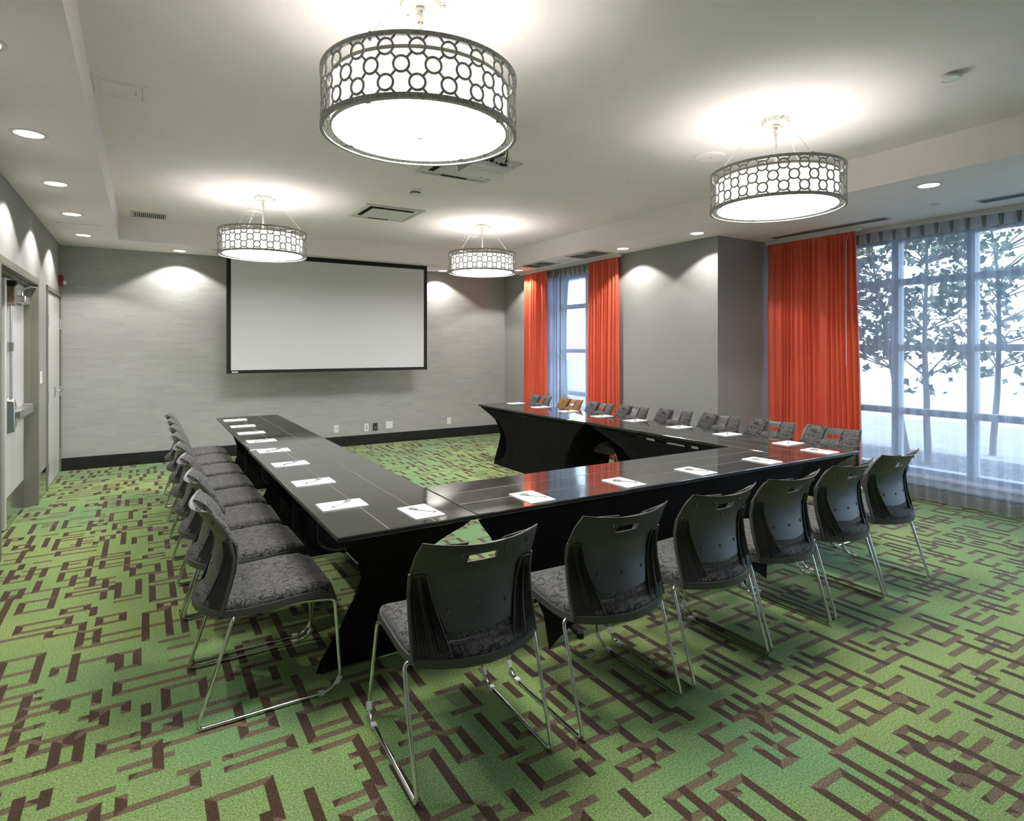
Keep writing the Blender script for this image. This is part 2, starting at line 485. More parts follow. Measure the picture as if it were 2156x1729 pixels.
# ---- floor: carpet with a woven maze of brown lines
def build_floor():
    g, gy = 0.036, 0.033
    X0, X1, Y0, Y1 = -2.35, 6.8, -2.3, 9.1
    nx, ny = int((X1 - X0) / g), int((Y1 - Y0) / gy)
    rnd = random.Random(11)
    K = [[0] * ny for _ in range(nx)]   # 0 pile, 1 dark line along y, 2 taupe line along x, 3/4 mitred corners
    ins = lambda i, j: 0 <= i < nx and 0 <= j < ny
    def vline(i, j0, j1):
        for j in range(j0, j1 + 1):
            if ins(i, j): K[i][j] = 1
    def hline(j, i0, i1):
        for i in range(i0, i1 + 1):
            if ins(i, j) and K[i][j] != 1: K[i][j] = 2
    def corner(i, j, k):
        if ins(i, j): K[i][j] = k
    def rect(i0, j0, w, h, gap=None):
        i1, j1 = i0 + w, j0 + h
        if gap != 's': hline(j0, i0, i1)
        if gap != 'n': hline(j1, i0, i1)
        if gap != 'w': vline(i0, j0 + 1, j1 - 1)
        if gap != 'e': vline(i1, j0 + 1, j1 - 1)
        corner(i0, j0, 3); corner(i1, j1, 3); corner(i1, j0, 4); corner(i0, j1, 4)
    def clash(cells):
        n = 0
        for i, j, k in cells:
            if not ins(i, j): continue
            if K[i][j] >= 3: n += 1
            if k == 1:
                n += (K[i][j] == 1) + (ins(i - 1, j) and K[i - 1][j] == 1) + (ins(i + 1, j) and K[i + 1][j] == 1)
            else:
                n += (K[i][j] == 2) + (ins(i, j - 1) and K[i][j - 1] == 2) + (ins(i, j + 1) and K[i][j + 1] == 2)
        return n
    def outline(i0, j0, w, h):
        return [(i, j, 2) for j in (j0, j0 + h) for i in range(i0, i0 + w + 1)] + [(i, j, 1) for i in (i0, i0 + w) for j in range(j0 + 1, j0 + h)]
    sizes = [(4, 5), (5, 4), (3, 5), (6, 3), (3, 8), (5, 6), (7, 4), (2, 3), (3, 3), (3, 2), (2, 5), (6, 2), (2, 2), (4, 9), (8, 3), (3, 11)]
    for step in range(15500):
        i0, j0 = rnd.randint(-3, nx), rnd.randint(-3, ny)
        q = rnd.random()
        if q < 0.72:
            w, h = rnd.choice(sizes)
            if clash(outline(i0, j0, w, h)) <= 1:
                rect(i0, j0, w, h, rnd.choice((None, None, None, 's', 'n', 'w', 'e')))
        elif q < 0.88:
            L = rnd.randint(3, 12)
            if clash([(i0, j, 1) for j in range(j0, j0 + L)]) == 0: vline(i0, j0, j0 + L - 1)
        else:
            L = rnd.randint(3, 9)
            if clash([(i, j0, 2) for i in range(i0, i0 + L)]) == 0: hline(j0, i0, i0 + L - 1)
    mb = MB()
    # pile is merged in runs along y to keep the mesh light
    for i in range(nx):
        x0, x1 = X0 + i * g, X0 + (i + 1) * g
        j = 0
        while j < ny:
            k = K[i][j]; j2 = j
            if k < 3:
                while j2 + 1 < ny and K[i][j2 + 1] == k: j2 += 1
            y0, y1 = Y0 + j * gy, Y0 + (j2 + 1) * gy
            if k < 3:
                mb.quad((x0, y0, 0), (x1, y0, 0), (x1, y1, 0), (x0, y1, 0), k)
            else:
                A, B, C, D = (x0, y0, 0), (x1, y0, 0), (x1, y1, 0), (x0, y1, 0)
                if k == 3:      # diagonal from A to C
                    lo, hi = (A, B, C), (A, C, D)
                else:           # diagonal from B to D
                    lo, hi = (A, B, D), (B, C, D)
                # which half is the taupe one depends on the neighbour
                dn = ins(i, j - 1) and K[i][j - 1] == 1
                mb.add(lo, [(0, 1, 2)], 1 if dn else 2)
                mb.add(hi, [(0, 1, 2)], 2 if dn else 1)
            j = j2 + 1
    o = mb.build('floor', ['cgreen', 'cdark', 'clight'], smooth=False, fixn=False)
    o['kind'] = 'structure'
    o['label'] = 'green carpet woven with brown rectangular maze lines'
    return o
build_floor()

# ---- walls (each a slab with thickness)
def wall(name, boxes, m, label=None):
    mb = MB()
    for b in boxes: mb.box(*b)
    return struct(name, mb, m, label=label, smooth=False)
T = 0.15
YD0, YD1, ZD = 5.45, 7.20, 2.105      # double door opening
YC0, YC1 = 7.87, 8.99                 # closet opening
wall('wall_left', [(XL - T, YN - T, 0, XL, YD0, 3.2), (XL - T, YD0, ZD, XL, YD1, 3.2), (XL - T, YD1, 0, XL, YC0, 3.2),
                   (XL - T, YC0, 2.11, XL, YC1, 3.2), (XL - T, YC1, 0, XL, YB + T, 3.2), (XL - T, YC0, 0, XL - T + 0.06, YC1, 2.11),
                   (XL - 1.3, YD0 - T, 0, XL - T, YD0, 2.6), (XL - 1.3, YD1, 0, XL - T, YD1 + T, 2.6), (XL - 1.45, YD0 - T, 0, XL - 1.3, YD1 + T, 2.6),
                   (XL - 1.3, YD0, 2.45, XL - T, YD1, 2.6)], 'wall',
     'grey wallcovered side wall with doors')
wall('wall_back', [(XL - T, YB, 0, XR + T, YB + T, 3.2)], 'grass', 'far wall in grey banded grasscloth')
YW0, YW1 = 6.12, 8.20                 # far window opening
ZW0, ZW1 = 0.28, 2.62
wall('wall_right', [(XR, YP, 0, XR + 0.3, YW0, 3.2), (XR, YW1, 0, XR + 0.3, YB, 3.2), (XR, YW0, 0, XR + 0.3, YW1, ZW0), (XR, YW0, ZW1, XR + 0.3, YW1, 3.2),
                    (XR + 0.3, YP, 0, XG + 0.2, YP + 0.3, 3.2)], 'wall', 'grey pier wall with corner between the two windows')
ZG0, ZG1 = 0.22, 2.66
wall('wall_window', [(XG, YN, 0, XG + 0.2, YP, ZG0), (XG, YN, ZG1, XG + 0.2, YP, 3.2)], 'sill', 'low wall under the large window')
wall('wall_near', [(XL - T, YN - T, 0, XG + 0.2, YN, 3.2)], 'wall', 'wall behind the camera')

# ---- ceiling: tray and soffit ring
mb = MB()
mb.box(TX0 - 0.05, TY0 - 0.05, ZT, TX1 + 0.05, TY1 + 0.05, ZT + 0.1)
struct('ceiling', mb, 'ceiling', label='textured tray ceiling', smooth=False)
mb = MB()
E_ = 0.0
mb.box(XL - T, YN - T, ZS, TX0, YB + T, ZT + 0.25)
mb.box(TX1, YN - T, ZS, XG + 0.2, YB + T, ZT + 0.25)
mb.box(TX0, TY1, ZS, TX1, YB + T, ZT + 0.25)
mb.box(TX0, YN - T, ZS, TX1, TY0, ZT + 0.25)
struct('ceiling_soffit', mb, 'ceiling', label='lowered soffit running round the tray ceiling', smooth=False)
# ---- baseboards
mb = MB(); mb.box(XL, YB - 0.012, 0, XR, YB, 0.155)
struct('baseboard_back', mb, 'base', bevel=0.003)
mb = MB(); mb.box(XR - 0.012, YP - 0.012, 0, XR, YB - 0.012, 0.155); mb.box(XR - 0.012, YP - 0.012, 0, XG, YP, 0.155)
struct('baseboard_right', mb, 'base', bevel=0.003)
mb = MB(); mb.box(XL, YN, 0, XL + 0.012, YD0 - 0.06, 0.155)
struct('baseboard_left', mb, 'base', bevel=0.003)
mb = MB(); mb.box(XG - 0.012, YN, 0, XG, YP - 0.012, 0.12)
struct('baseboard_window', mb, 'base', bevel=0.003)
# stainless base between the two door frames
mb = MB(); mb.box(XL, YD1 + 0.055, 0.0, XL + 0.006, YC0 - 0.055, 0.27)
struct('trim_1', mb, 'kick', label='polished steel base plate between door frames')

# ---- double door on the left wall
def door_frame(parent, y0, y1, zt, depth, face=0.05):
    mb = MB()
    for y, s_ in ((y0, -1), (y1, 1)):
        a, b = sorted((y, y + s_ * face))
        mb.box(XL, a, 0, XL + 0.012, b, zt + face)             # face on the wall
        a, b = sorted((y, y - s_ * 0.012))
        mb.box(XL - depth, a, 0, XL + 0.012, b, zt)           # reveal
        a, b = sorted((y, y - s_ * 0.026))
        mb.box(XL - depth - 0.05, a, 0, XL - 0.045, b, zt)    # stop
    mb.box(XL, y0, zt, XL + 0.012, y1, zt + face)
    mb.box(XL - depth - 0.05, y0, zt - 0.012, XL + 0.012, y1, zt)
    mb.box(XL - depth - 0.05, y0, zt - 0.028, XL - 0.045, y1, zt)
    return mb.build('door_frame', 'frame', parent, bevel=0.002)
d1 = thing('door_1', 'pale double door leaf with push bar', 'door', (0, 0, 0)); del d1['category']; d1['kind'] = 'structure'
door_frame(d1, YD0, YD1, ZD, 0.09)
XD = XL - 0.095
mb = MB(); mb.box(XD - 0.045, 6.335, 0.012, XD, YD1 - 0.03, ZD - 0.03)
leaf = mb.build('door_leaf', 'door', d1, bevel=0.002)
mb = MB(); mb.box(XD, 6.345, 0.02, XD + 0.003, YD1 - 0.035, 0.265)
kp = mb.build('kick_plate', 'kick', d1, bevel=0.001)
mb = MB()
for i in range(6):
    y = 6.37 + i * 0.155
    mb.cyl((XD + 0.003, y, 0.255), (XD + 0.005, y, 0.255), 0.004, seg=8)
mb.build('screw', 'chrome', kp)
# push bar
mb = MB()
prof = [(6.345, 0.79), (6.345, 1.065), (6.385, 1.085), (6.425, 1.075), (6.47, 1.02), (6.475, 0.90), (6.455, 0.82), (6.40, 0.785)]
mb.add([(XD, y, z) for y, z in prof] + [(XD + 0.05, y + (0.01 if y < 6.4 else -0.01), 0.93 + (z - 0.93) * 0.9) for y, z in prof],
       [tuple(range(8))[::-1], tuple(range(8, 16))] + [(i, (i + 1) % 8, 8 + (i + 1) % 8, 8 + i) for i in range(8)])
pc = mb.build('push_bar_case', 'steel', d1, bevel=0.004)
mb = MB(); mb.box(XD + 0.05, 6.38, 0.895, XD + 0.052, 6.43, 0.945); mb.cyl((XD + 0.048, 6.375, 1.03), (XD + 0.053, 6.375, 1.03), 0.008, seg=10); mb.cyl((XD + 0.048, 6.375, 0.83), (XD + 0.053, 6.375, 0.83), 0.008, seg=10)
mb.build('case_badge', 'chrome', pc)
mb = MB(); mb.box(XD + 0.028, 6.46, 0.905, XD + 0.075, 6.53, 0.965); mb.box(XD + 0.015, 6.53, 0.90, XD + 0.082, 7.12, 0.972)
mb.build('push_bar', 'steel', d1, bevel=0.006)
mb = MB(); mb.box(XD, 7.12, 0.895, XD + 0.07, 7.15, 0.977)
mb.build('bar_end', 'steel', d1, bevel=0.004)
# vertical rod and top latch
mb = MB(); mb.cyl((XD + 0.022, 6.385, 1.07), (XD + 0.022, 6.385, 1.91), 0.011, seg=12); mb.cyl((XD + 0.022, 6.41, 1.07), (XD + 0.022, 6.41, 1.91), 0.004, seg=8)
mb.build('latch_rod', 'steel', d1)
mb = MB(); mb.box(XD, 6.365, 1.47, XD + 0.036, 6.425, 1.545)
mb.build('rod_guide', 'steel', d1, bevel=0.003)
mb = MB()
mb.slab(lambda i, j: (XD + 0.05, 6.36 + 0.085 * i / 4 + (0 if j > 1 else (0.014 if i == 0 else (-0.014 if i == 4 else 0))), 1.85 + j * 0.04),
        lambda i, j: (XD, 6.36 + 0.085 * i / 4, 1.85 + j * 0.04), 4, 4)
mb.build('latch_cover', 'brass', d1, bevel=0.006)
mb = MB(); mb.box(XD - 0.01, 6.345, 2.02, XD + 0.06, 6.42, 2.055); mb.box(XD + 0.0, 6.36, 2.0, XD + 0.05, 6.41, 2.022)
mb.build('latch_strike', 'black', d1, bevel=0.004)
# closer
mb = MB(); mb.box(XD, 6.74, 1.89, XD + 0.07, 6.99, 1.96); mb.cyl((XD + 0.035, 6.80, 1.872), (XD + 0.035, 6.80, 1.90), 0.016, seg=12)
cl = mb.build('door_closer', 'steel', d1, bevel=0.012, bseg=3)
mb = MB()
mb.tube([(XD + 0.035, 6.80, 1.96), (XD + 0.035, 6.80, 1.995), (XD + 0.08, 6.66, 2.015), (XD + 0.11, 6.60, 2.02)], 0.008, 8)
mb.tube([(XD + 0.11, 6.60, 2.03), (XD + 0.12, 6.90, 2.05), (XL + 0.004, 7.13, 2.06)], 0.007, 8)
mb.tube([(XD + 0.11, 6.60, 2.03), (XD + 0.09, 6.80, 2.05), (XL + 0.004, 7.10, 2.065)], 0.005, 8)
mb.build('closer_arm', 'chrome', cl)
# second leaf standing open into the lobby
d2 = thing('door_2', 'open pale door leaf at the photo edge', 'door'); del d2['category']; d2['kind'] = 'structure'
mb = MB(); mb.box(XD - 0.90, 6.285, 0.012, XD - 0.001, 6.331, ZD - 0.03)
mb.build('door_leaf', 'door', d2, bevel=0.002)
mb = MB(); mb.box(XD - 0.88, 6.282, 0.02, XD - 0.03, 6.285, 0.265)
mb.build('kick_plate', 'kick', d2)

# ---- closet doors
d3 = thing('door_3', 'pair of narrow pale closet doors by the far corner', 'door'); del d3['category']; d3['kind'] = 'structure'
mb = MB()
mb.box(XL - 0.03, YC0 - 0.05, 0, XL + 0.014, YC0, 2.155); mb.box(XL - 0.03, YC0, 2.105, XL + 0.014, YC1 + 0.02, 2.155); mb.box(XL - 0.03, YC1, 0, XL + 0.014, YC1 + 0.02, 2.105)
mb.build('door_frame', 'frame', d3, bevel=0.002)
for a, b in ((YC0 + 0.004, 8.428), (8.434, YC1 - 0.004)):
    mb = MB(); mb.box(XL - 0.045, a, 0.01, XL - 0.002, b, 2.10)
    lf = mb.build('door_leaf', 'door', d3, bevel=0.002)
for yy in (YC0 + 0.012, YC1 - 0.02):
    for zz in (0.22, 0.98, 1.78):
        mb = MB(); mb.box(XL - 0.002, yy - 0.006, zz - 0.06, XL + 0.004, yy + 0.02, zz + 0.06); mb.cyl((XL + 0.01, yy - 0.004, zz - 0.062), (XL + 0.01, yy - 0.004, zz + 0.062), 0.008, seg=10)
        mb.build('hinge', 'steel', d3)
mb = MB(); mb.box(XL - 0.002, 8.47, 0.94, XL + 0.010, 8.525, 1.055); mb.cyl((XL + 0.01, 8.50, 1.005), (XL + 0.055, 8.50, 1.005), 0.011, seg=12)
mb.tube(fillet([(XL + 0.05, 8.50, 1.005), (XL + 0.06, 8.52, 1.005), (XL + 0.06, 8.63, 1.005)], 0.02), 0.009, 10)
mb.build('lever_handle', 'chrome', d3, bevel=0.0)

# ---- windows
def window(name, label, x, y0, y1, z0, z1, mull, bars, fw=0.06, dp=0.12):
    root = thing(name, label, 'window'); del root['category']; root['kind'] = 'structure'
    mb = MB()
    mb.box(x, y0, z0, x + dp, y1, z0 + fw); mb.box(x, y0, z1 - fw, x + dp, y1, z1)
    mb.box(x, y0, z0, x + dp, y0 + fw, z1); mb.box(x, y1 - fw, z0, x + dp, y1, z1)
    mb.build('window_frame', 'alu', root, bevel=0.003)
    for y in mull:
        mb = MB(); mb.box(x, y - 0.033, z0 + fw, x + dp, y + 0.033, z1 - fw); mb.build('mullion', 'alu', root, bevel=0.003)
    ys = [y0 + fw] + list(mull) + [y1 - fw]
    zs = [z0 + fw] + list(bars) + [z1 - fw]
    for k in range(len(ys) - 1):
        a = ys[k] + (0.033 if k else 0); b = ys[k + 1] - (0.033 if k < len(ys) - 2 else 0)
        for z in bars:
            mb = MB(); mb.box(x + 0.01, a, z - 0.032, x + dp - 0.01, b, z + 0.032); mb.build('transom_bar', 'alu', root, bevel=0.003)
        for q in range(len(zs) - 1):
            c = zs[q] + (0.032 if q else 0); d = zs[q + 1] - (0.032 if q < len(zs) - 2 else 0)
            mb = MB(); mb.box(x + 0.06, a, c, x + 0.066, b, d); mb.build('pane', 'glass', root, smooth=False)
    return root
window('window_1', 'far window with grey blue bars between red curtains', XR + 0.16, YW0, YW1, ZW0, ZW1, (6.93, 7.62), (0.80, 1.45, 2.13))
window('window_2', 'tall bay window behind the sheer curtain', XG + 0.02, YN + 0.1, YP - 0.01, ZG0, ZG1, (-1.5, -0.83, -0.16, 0.51, 1.18, 1.85, 2.52, 3.19, 3.86), (0.845, 1.5, 2.18))
mb = MB(); mb.box(XG - 0.05, YN, ZG0 - 0.02, XG + 0.03, YP, ZG0 + 0.012)
struct('trim_2', mb, 'sill', label='pale sill ledge of the bay window', bevel=0.003)
mb = MB(); mb.box(XR - 0.012, YW0, ZW0 - 0.02, XR + 0.17, YW1, ZW0 + 0.008)
struct('trim_3', mb, 'sill', label='pale sill ledge of the far window', bevel=0.003)

# ================================================================== curtains
def curtain(root, base, rng, ztop, zbot, folds, amp, mats, head=0.10, seed=1, nz=16, hem=0.0, flare0=0.0, flare1=0.0, normal=(-1, 0), headpart='heading', pleat=0.6, wavy=1.0, pleats=False):
    """a hanging cloth between two plan points; rng = (start, end) along y, base = x"""
    rnd = random.Random(seed)
    ph = [rnd.uniform(0, 6.28) for _ in range(6)]
    wob = [rnd.uniform(-0.6, 0.6) for _ in range(folds + 2)]
    (bx, y0), y1 = (base, rng[0]), rng[1]
    def wave(u, z):
        f = min(max(u + 0.5 / folds * math.sin(ph[2] + 11 * u) + 0.35 / folds * math.sin(ph[3] + 23 * u), 0), 1) * folds; k = int(f); fr = f - k
        w = wob[k] * (1 - fr) + wob[min(k + 1, folds + 1)] * fr
        ang = 2 * PI * (f + 0.25 * w)
        s_ = math.sin(ang)
        s_ = math.copysign(abs(s_) ** pleat, s_)
        h = (ztop - z) / (ztop - zbot)
        return s_ * (0.75 + 0.5 * w) * amp * (0.75 + 0.45 * h) + 0.25 * amp * wavy * math.sin(ph[0] + 9 * u + 1.3 * h) * h
    def pos(u, z):
        h = (ztop - z) / (ztop - zbot)
        y = y0 + (y1 - y0) * u
        y += (-flare0 * (1 - u) ** 2 + flare1 * u ** 2) * h * (1 if y1 > y0 else -1)
        y += 0.012 * math.sin(ph[1] + 15 * u + 4 * h) * h
        return (bx + normal[0] * wave(u, z), y + normal[1] * wave(u, z), z)
    nu = folds * 12
    zt = ztop - head
    mb = MB(); mb.grid(lambda u, v: pos(u, zt + (zbot + hem - zt) * v), nu, nz)
    mb.build('cloth', mats[0], root, angle=80)
    # pleated heading
    def hpos(u, v):
        z = ztop - head * v
        f = u * folds; fr = f - int(f)
        p = pos(u, zt)
        pinch = -0.6 * math.exp(-((fr - 0.25) / 0.10) ** 2) * amp
        k = 1 - v
        xx = bx + (p[0] - bx) * (0.35 + 0.65 * v) + normal[0] * (0.006 * k - pinch * 0.35 * k)
        return (xx, p[1] + 0.006 * math.sin(2 * PI * f) * k, z)
    mb = MB(); mb.grid(hpos, nu, 4); mb.build(headpart, mats[1], root, angle=80)
    if pleats:
        for k in range(folds):
            p = hpos((k + 0.25) / folds, 0.5)
            mb = MB(); a_ = 0.017; b_ = 0.009
            mb.add([(p[0] - 0.030, p[1] - a_, ztop), (p[0] - 0.030, p[1] + a_, ztop), (p[0] - 0.002, p[1] + a_, ztop), (p[0] - 0.002, p[1] - a_, ztop),
                    (p[0] - 0.016, p[1] - b_, zt), (p[0] - 0.016, p[1] + b_, zt), (p[0] - 0.002, p[1] + b_, zt), (p[0] - 0.002, p[1] - b_, zt)],
                   [(0, 1, 2, 3), (7, 6, 5, 4), (0, 4, 5, 1), (1, 5, 6, 2), (2, 6, 7, 3), (3, 7, 4, 0)])
            mb.build('pleat', 'pleat', root, bevel=0.003)
    if hem:
        mb = MB(); mb.grid(lambda u, v: pos(u, zbot + hem * (1 - v)), nu, 2); mb.build('hem', mats[2], root, angle=80)

c1 = thing('curtain', 'wide red drape beside the grey pier and bay window', 'curtain', group=None)
curtain(c1, 6.24, (4.39, 3.36), 2.70, 0.02, 17, 0.036, ('redcloth', 'redcloth'), head=0.11, seed=4, flare0=0.0, flare1=0.06)
c2 = thing('curtain', 'red drape on the pier side of the far window', 'curtain')
curtain(c2, 5.34, (6.56, 5.98), 2.70, 0.02, 9, 0.035, ('redcloth', 'redcloth'), head=0.11, seed=8, flare0=0.02, flare1=0.0)
c3 = thing('curtain', 'narrow red drape nearest the far wall corner', 'curtain')
curtain(c3, 5.34, (8.22, 7.62), 2.70, 0.02, 9, 0.035, ('redcloth', 'redcloth'), head=0.11, seed=9, flare0=0.03, flare1=0.03)
mb = MB()
mb.tube([(6.165, 3.42, 2.60), (6.165, 3.42, 1.30)], 0.003, 8); mb.build('draw_wand', 'glide', c1)
mb = MB(); mb.cyl((6.165, 3.42, 2.60), (6.185, 3.42, 2.66), 0.004, seg=6); mb.build('wand_hook', 'chrome', c1)
s1 = thing('sheer_curtain', 'long white sheer curtain hung over the bay window', 'curtain')
curtain(s1, 6.46, (3.62, -1.9), 2.69, 0.02, 44, 0.036, ('sheer', 'sheerhead', 'sheerhem'), head=0.10, seed=21, hem=0.11, pleat=0.9, wavy=1.6, pleats=True)
s2 = thing('sheer_curtain', 'bunched sheer curtain drawn aside at the far window', 'curtain')
curtain(s2, 5.44, (7.95, 7.38), 2.69, 0.30, 9, 0.03, ('sheer', 'sheerhead', 'sheerhem'), head=0.11, seed=22, hem=0.08, pleat=0.9, pleats=True)
s3 = thing('sheer_curtain', 'thin sheer strip beside the red drape at the far window', 'curtain')
curtain(s3, 5.44, (7.38, 6.35), 2.69, 0.30, 9, 0.02, ('sheer', 'sheerhead', 'sheerhem'), head=0.11, seed=23, hem=0.08, pleat=0.9, pleats=True)
# tracks
for nm, x, a, b, lb in (('curtain_track', 6.46, -2.0, 4.40, 'white track carrying the bay window sheer'), ('curtain_track', 6.24, 3.3, 4.40, 'white track carrying the wide red drape'), ('curtain_track', 5.35, 5.93, 8.40, 'white curtain track over the far window')):
    mb = MB(); mb.box(x - 0.018, a, 2.70, x + 0.018, b, ZS)
    tag(mb.build(nm, 'paintwhite', bevel=0.003), lb, 'curtain track')

# ================================================================== ceiling fittings
def downlight(x, y, label, lit=True):
    t = thing('downlight', label, 'downlight', (x, y, ZS), group='recessed downlights in the soffit')
    mb = MB(); mb.lathe([(0.068, -0.0005), (0.072, -0.004), (0.090, -0.004), (0.094, -0.0005)], seg=32); mb.build('trim_ring', 'cantrim', t)
    mb = MB(); mb.lathe([(0.070, -0.003), (0.066, -0.0012)], seg=32); mb.disc((0, 0), 0.068, -0.0012, 32)
    mb.build('lamp_lens', 'can' if lit else 'white', t)
    if lit:
        ld = bpy.data.lights.new('downlight_beam', 'SPOT'); ld.energy = DOWN_W; ld.spot_size = R(121); ld.spot_blend = 0.22
        ld.color = (1.0, 0.965, 0.90); ld.shadow_soft_size = 0.03
        lo = bpy.data.objects.new('downlight_beam', ld); COL.objects.link(lo); lo.parent = t; lo.location = (0, 0, -0.012)
    return t
ordn = ['first', 'second', 'third', 'fourth', 'fifth', 'sixth', 'seventh', 'eighth', 'ninth']
for k, y in enumerate((3.19, 4.43, 5.67, 6.885, 8.10)):
    downlight(-0.57, y, ['downlight cut off by the left photo edge', 'largest whole downlight over the left wall', 'middle downlight of the left wall row', 'downlight just before the left soffit access panel', 'downlight in the soffit nearest the left far corner'][k])
downlight(0.39, 8.76, 'downlight over the far wall left of the screen')
downlight(4.11, 8.79, 'downlight over the far wall right of the screen')
for y, lb in ((2.21, 'large downlight above the bay window sheer'), (4.46, 'downlight at the corner of the grey pier'), (5.64, 'downlight in front of the grey pier wall'), (8.10, 'downlight nearest the far right room corner')):
    downlight(5.12, y, lb)
downlight(5.12, 6.87, 'unlit round fitting between the two soffit grilles', lit=False)

def grille(name, label, cx, cy, z, lx, ly, ns, along='y', cat='vent', fr=0.03, halves=1):
    t = thing(name, label, cat, (cx, cy, z))
    mb = MB()
    hx, hy = lx / 2, ly / 2
    mb.box(-hx, -hy, -0.008, hx, -hy + fr, 0); mb.box(-hx, hy - fr, -0.008, hx, hy, 0)
    mb.box(-hx, -hy + fr, -0.008, -hx + fr, hy - fr, 0); mb.box(hx - fr, -hy + fr, -0.008, hx, hy - fr, 0)
    if halves == 2: mb.box(-hx + fr, -0.012, -0.008, hx - fr, 0.012, 0)
    mb.build('frame', 'paintwhite', t, bevel=0.002)
    mb = MB(); mb.box(-hx + fr, -hy + fr, -0.002, hx - fr, hy - fr, 0.0); mb.build('opening', 'dark', t)
    for k in range(ns):
        if along == 'y':
            x = -hx + fr + (k + 0.5) * (lx - 2 * fr) / ns
            mb = MB(); mb.add([(x - 0.004, -hy + fr, -0.006), (x + 0.004, -hy + fr, -0.002), (x + 0.004, hy - fr, -0.002), (x - 0.004, hy - fr, -0.006),
                               (x - 0.003, -hy + fr, -0.007), (x + 0.005, -hy + fr, -0.003), (x + 0.005, hy - fr, -0.003), (x - 0.003, hy - fr, -0.007)],
                              [(0, 1, 2, 3), (7, 6, 5, 4), (0, 4, 5, 1), (1, 5, 6, 2), (2, 6, 7, 3), (3, 7, 4, 0)])
        else:
            y = -hy + fr + (k + 0.5) * (ly - 2 * fr) / ns
            mb = MB(); mb.box(-hx + fr, y - 0.004, -0.007, hx - fr, y + 0.003, -0.004)
        mb.build('slat', 'paintwhite', t, smooth=False)
    return t
grille('air_grille', 'small slatted air grille in the tray ceiling by the left soffit', 0.055, 7.90, ZT, 0.37, 0.34, 16)
grille('air_grille', 'twin soffit grille at the far window, nearer the far wall', 5.05, 7.39, ZS, 0.36, 0.62, 12, halves=2)
grille('air_grille', 'twin soffit grille at the far window, nearer the pier', 5.07, 6.25, ZS, 0.36, 0.62, 12, halves=2)
def slot(y0, y1, x, label):
    t = thing('slot_diffuser', label, 'vent', (x, (y0 + y1) / 2, ZS)); h = (y1 - y0) / 2
    mb = MB(); mb.box(-0.075, -h, -0.005, 0.075, h, 0); mb.build('frame', 'paintwhite', t, bevel=0.002)
    for k in (-0.04, 0.0, 0.04):
        mb = MB(); mb.box(k - 0.011, -h + 0.02, -0.0065, k + 0.011, h - 0.02, -0.0045); mb.build('air_slot', 'dark', t)
slot(2.96, 4.22, 6.07, 'long slot diffuser above the wide red drape')
slot(0.6, 2.24, 6.07, 'long slot diffuser above the sheer curtain, at the photo edge')
def panel(x0, y0, x1, y1, z, label):
    t = thing('access_panel', label, 'access panel', ((x0 + x1) / 2, (y0 + y1) / 2, z)); a, b = (x1 - x0) / 2, (y1 - y0) / 2
    f = 0.025
    mb = MB(); mb.box(-a, -b, -0.006, a, -b + f, 0); mb.box(-a, b - f, -0.006, a, b, 0); mb.box(-a, -b + f, -0.006, -a + f, b - f, 0); mb.box(a - f, -b + f, -0.006, a, b - f, 0)
    mb.build('frame', 'ceiling', t, bevel=0.002)
    mb = MB(); mb.box(-a + f + 0.004, -b + f + 0.004, -0.005, a - f - 0.004, b - f - 0.004, 0); mb.build('panel', 'ceiling', t)
    mb = MB(); mb.cyl((a - 0.06, 0, -0.007), (a - 0.06, 0, -0.004), 0.004, seg=8); mb.build('latch', 'dark', t)
panel(-0.245, 4.03, 0.02, 4.28, ZT, 'square access panel in the tray ceiling by the left soffit')
panel(-0.735, 7.39, -0.36, 7.74, ZS, 'access panel in the left soffit near the far corner')
panel(5.72, 3.92, 6.02, 4.24, ZS, 'access panel in the soffit beside the pier corner')
def round_plate(name, label, cat, x, y, z, r, h=0.012, dot=False, m='ceiling', stem=0):
    t = thing(name, label, cat, (x, y, z))
    mb = MB(); mb.lathe([(r, 0), (r, -h * 0.6), (r * 0.9, -h)], seg=32); mb.lathe([(r * 0.9, -h), (r * 0.88, -h * 0.7)], seg=32); mb.disc((0, 0), r * 0.9, -h * 0.8, 32)
    mb.build('plate', m, t)
    if stem:
        mb = MB(); mb.cyl((0, 0, -0.004), (0, 0, stem), 0.02, seg=12); mb.build('stem', m, t)
    if dot:
        mb = MB(); mb.disc((r * 0.12, 0), r * 0.06, -h * 0.82, 12); mb.build('hole', 'dark', t)
round_plate('ceiling_speaker', 'round ceiling speaker behind the far left pendant', 'speaker', 1.02, 7.15, ZT, 0.11, dot=True)
round_plate('ceiling_speaker', 'round ceiling speaker behind the far right pendant', 'speaker', 3.78, 7.18, ZT, 0.11, dot=True)
round_plate('ceiling_speaker', 'round ceiling speaker left of the near right pendant', 'speaker', 3.775, 3.165, ZT, 0.115, dot=True)
round_plate('sprinkler_cover', 'small disc behind the far left pendant', 'sprinkler', 1.03, 7.46, ZT, 0.045)
round_plate('sprinkler_cover', 'small disc behind the far right pendant', 'sprinkler', 3.77, 7.46, ZT, 0.045)
round_plate('sprinkler_cover', 'small disc between the projector and right pendant', 'sprinkler', 3.75, 4.04, ZT, 0.04)
round_plate('sprinkler_cover', 'white disc standing off the ceiling at upper right', 'sprinkler', 3.77, 1.52, ZT - 0.014, 0.05, m='white', stem=0.014)
round_plate('sprinkler_cover', 'small white disc in the soffit above the sheer curtain', 'sprinkler', 5.84, 2.47, ZS, 0.035, m='white')
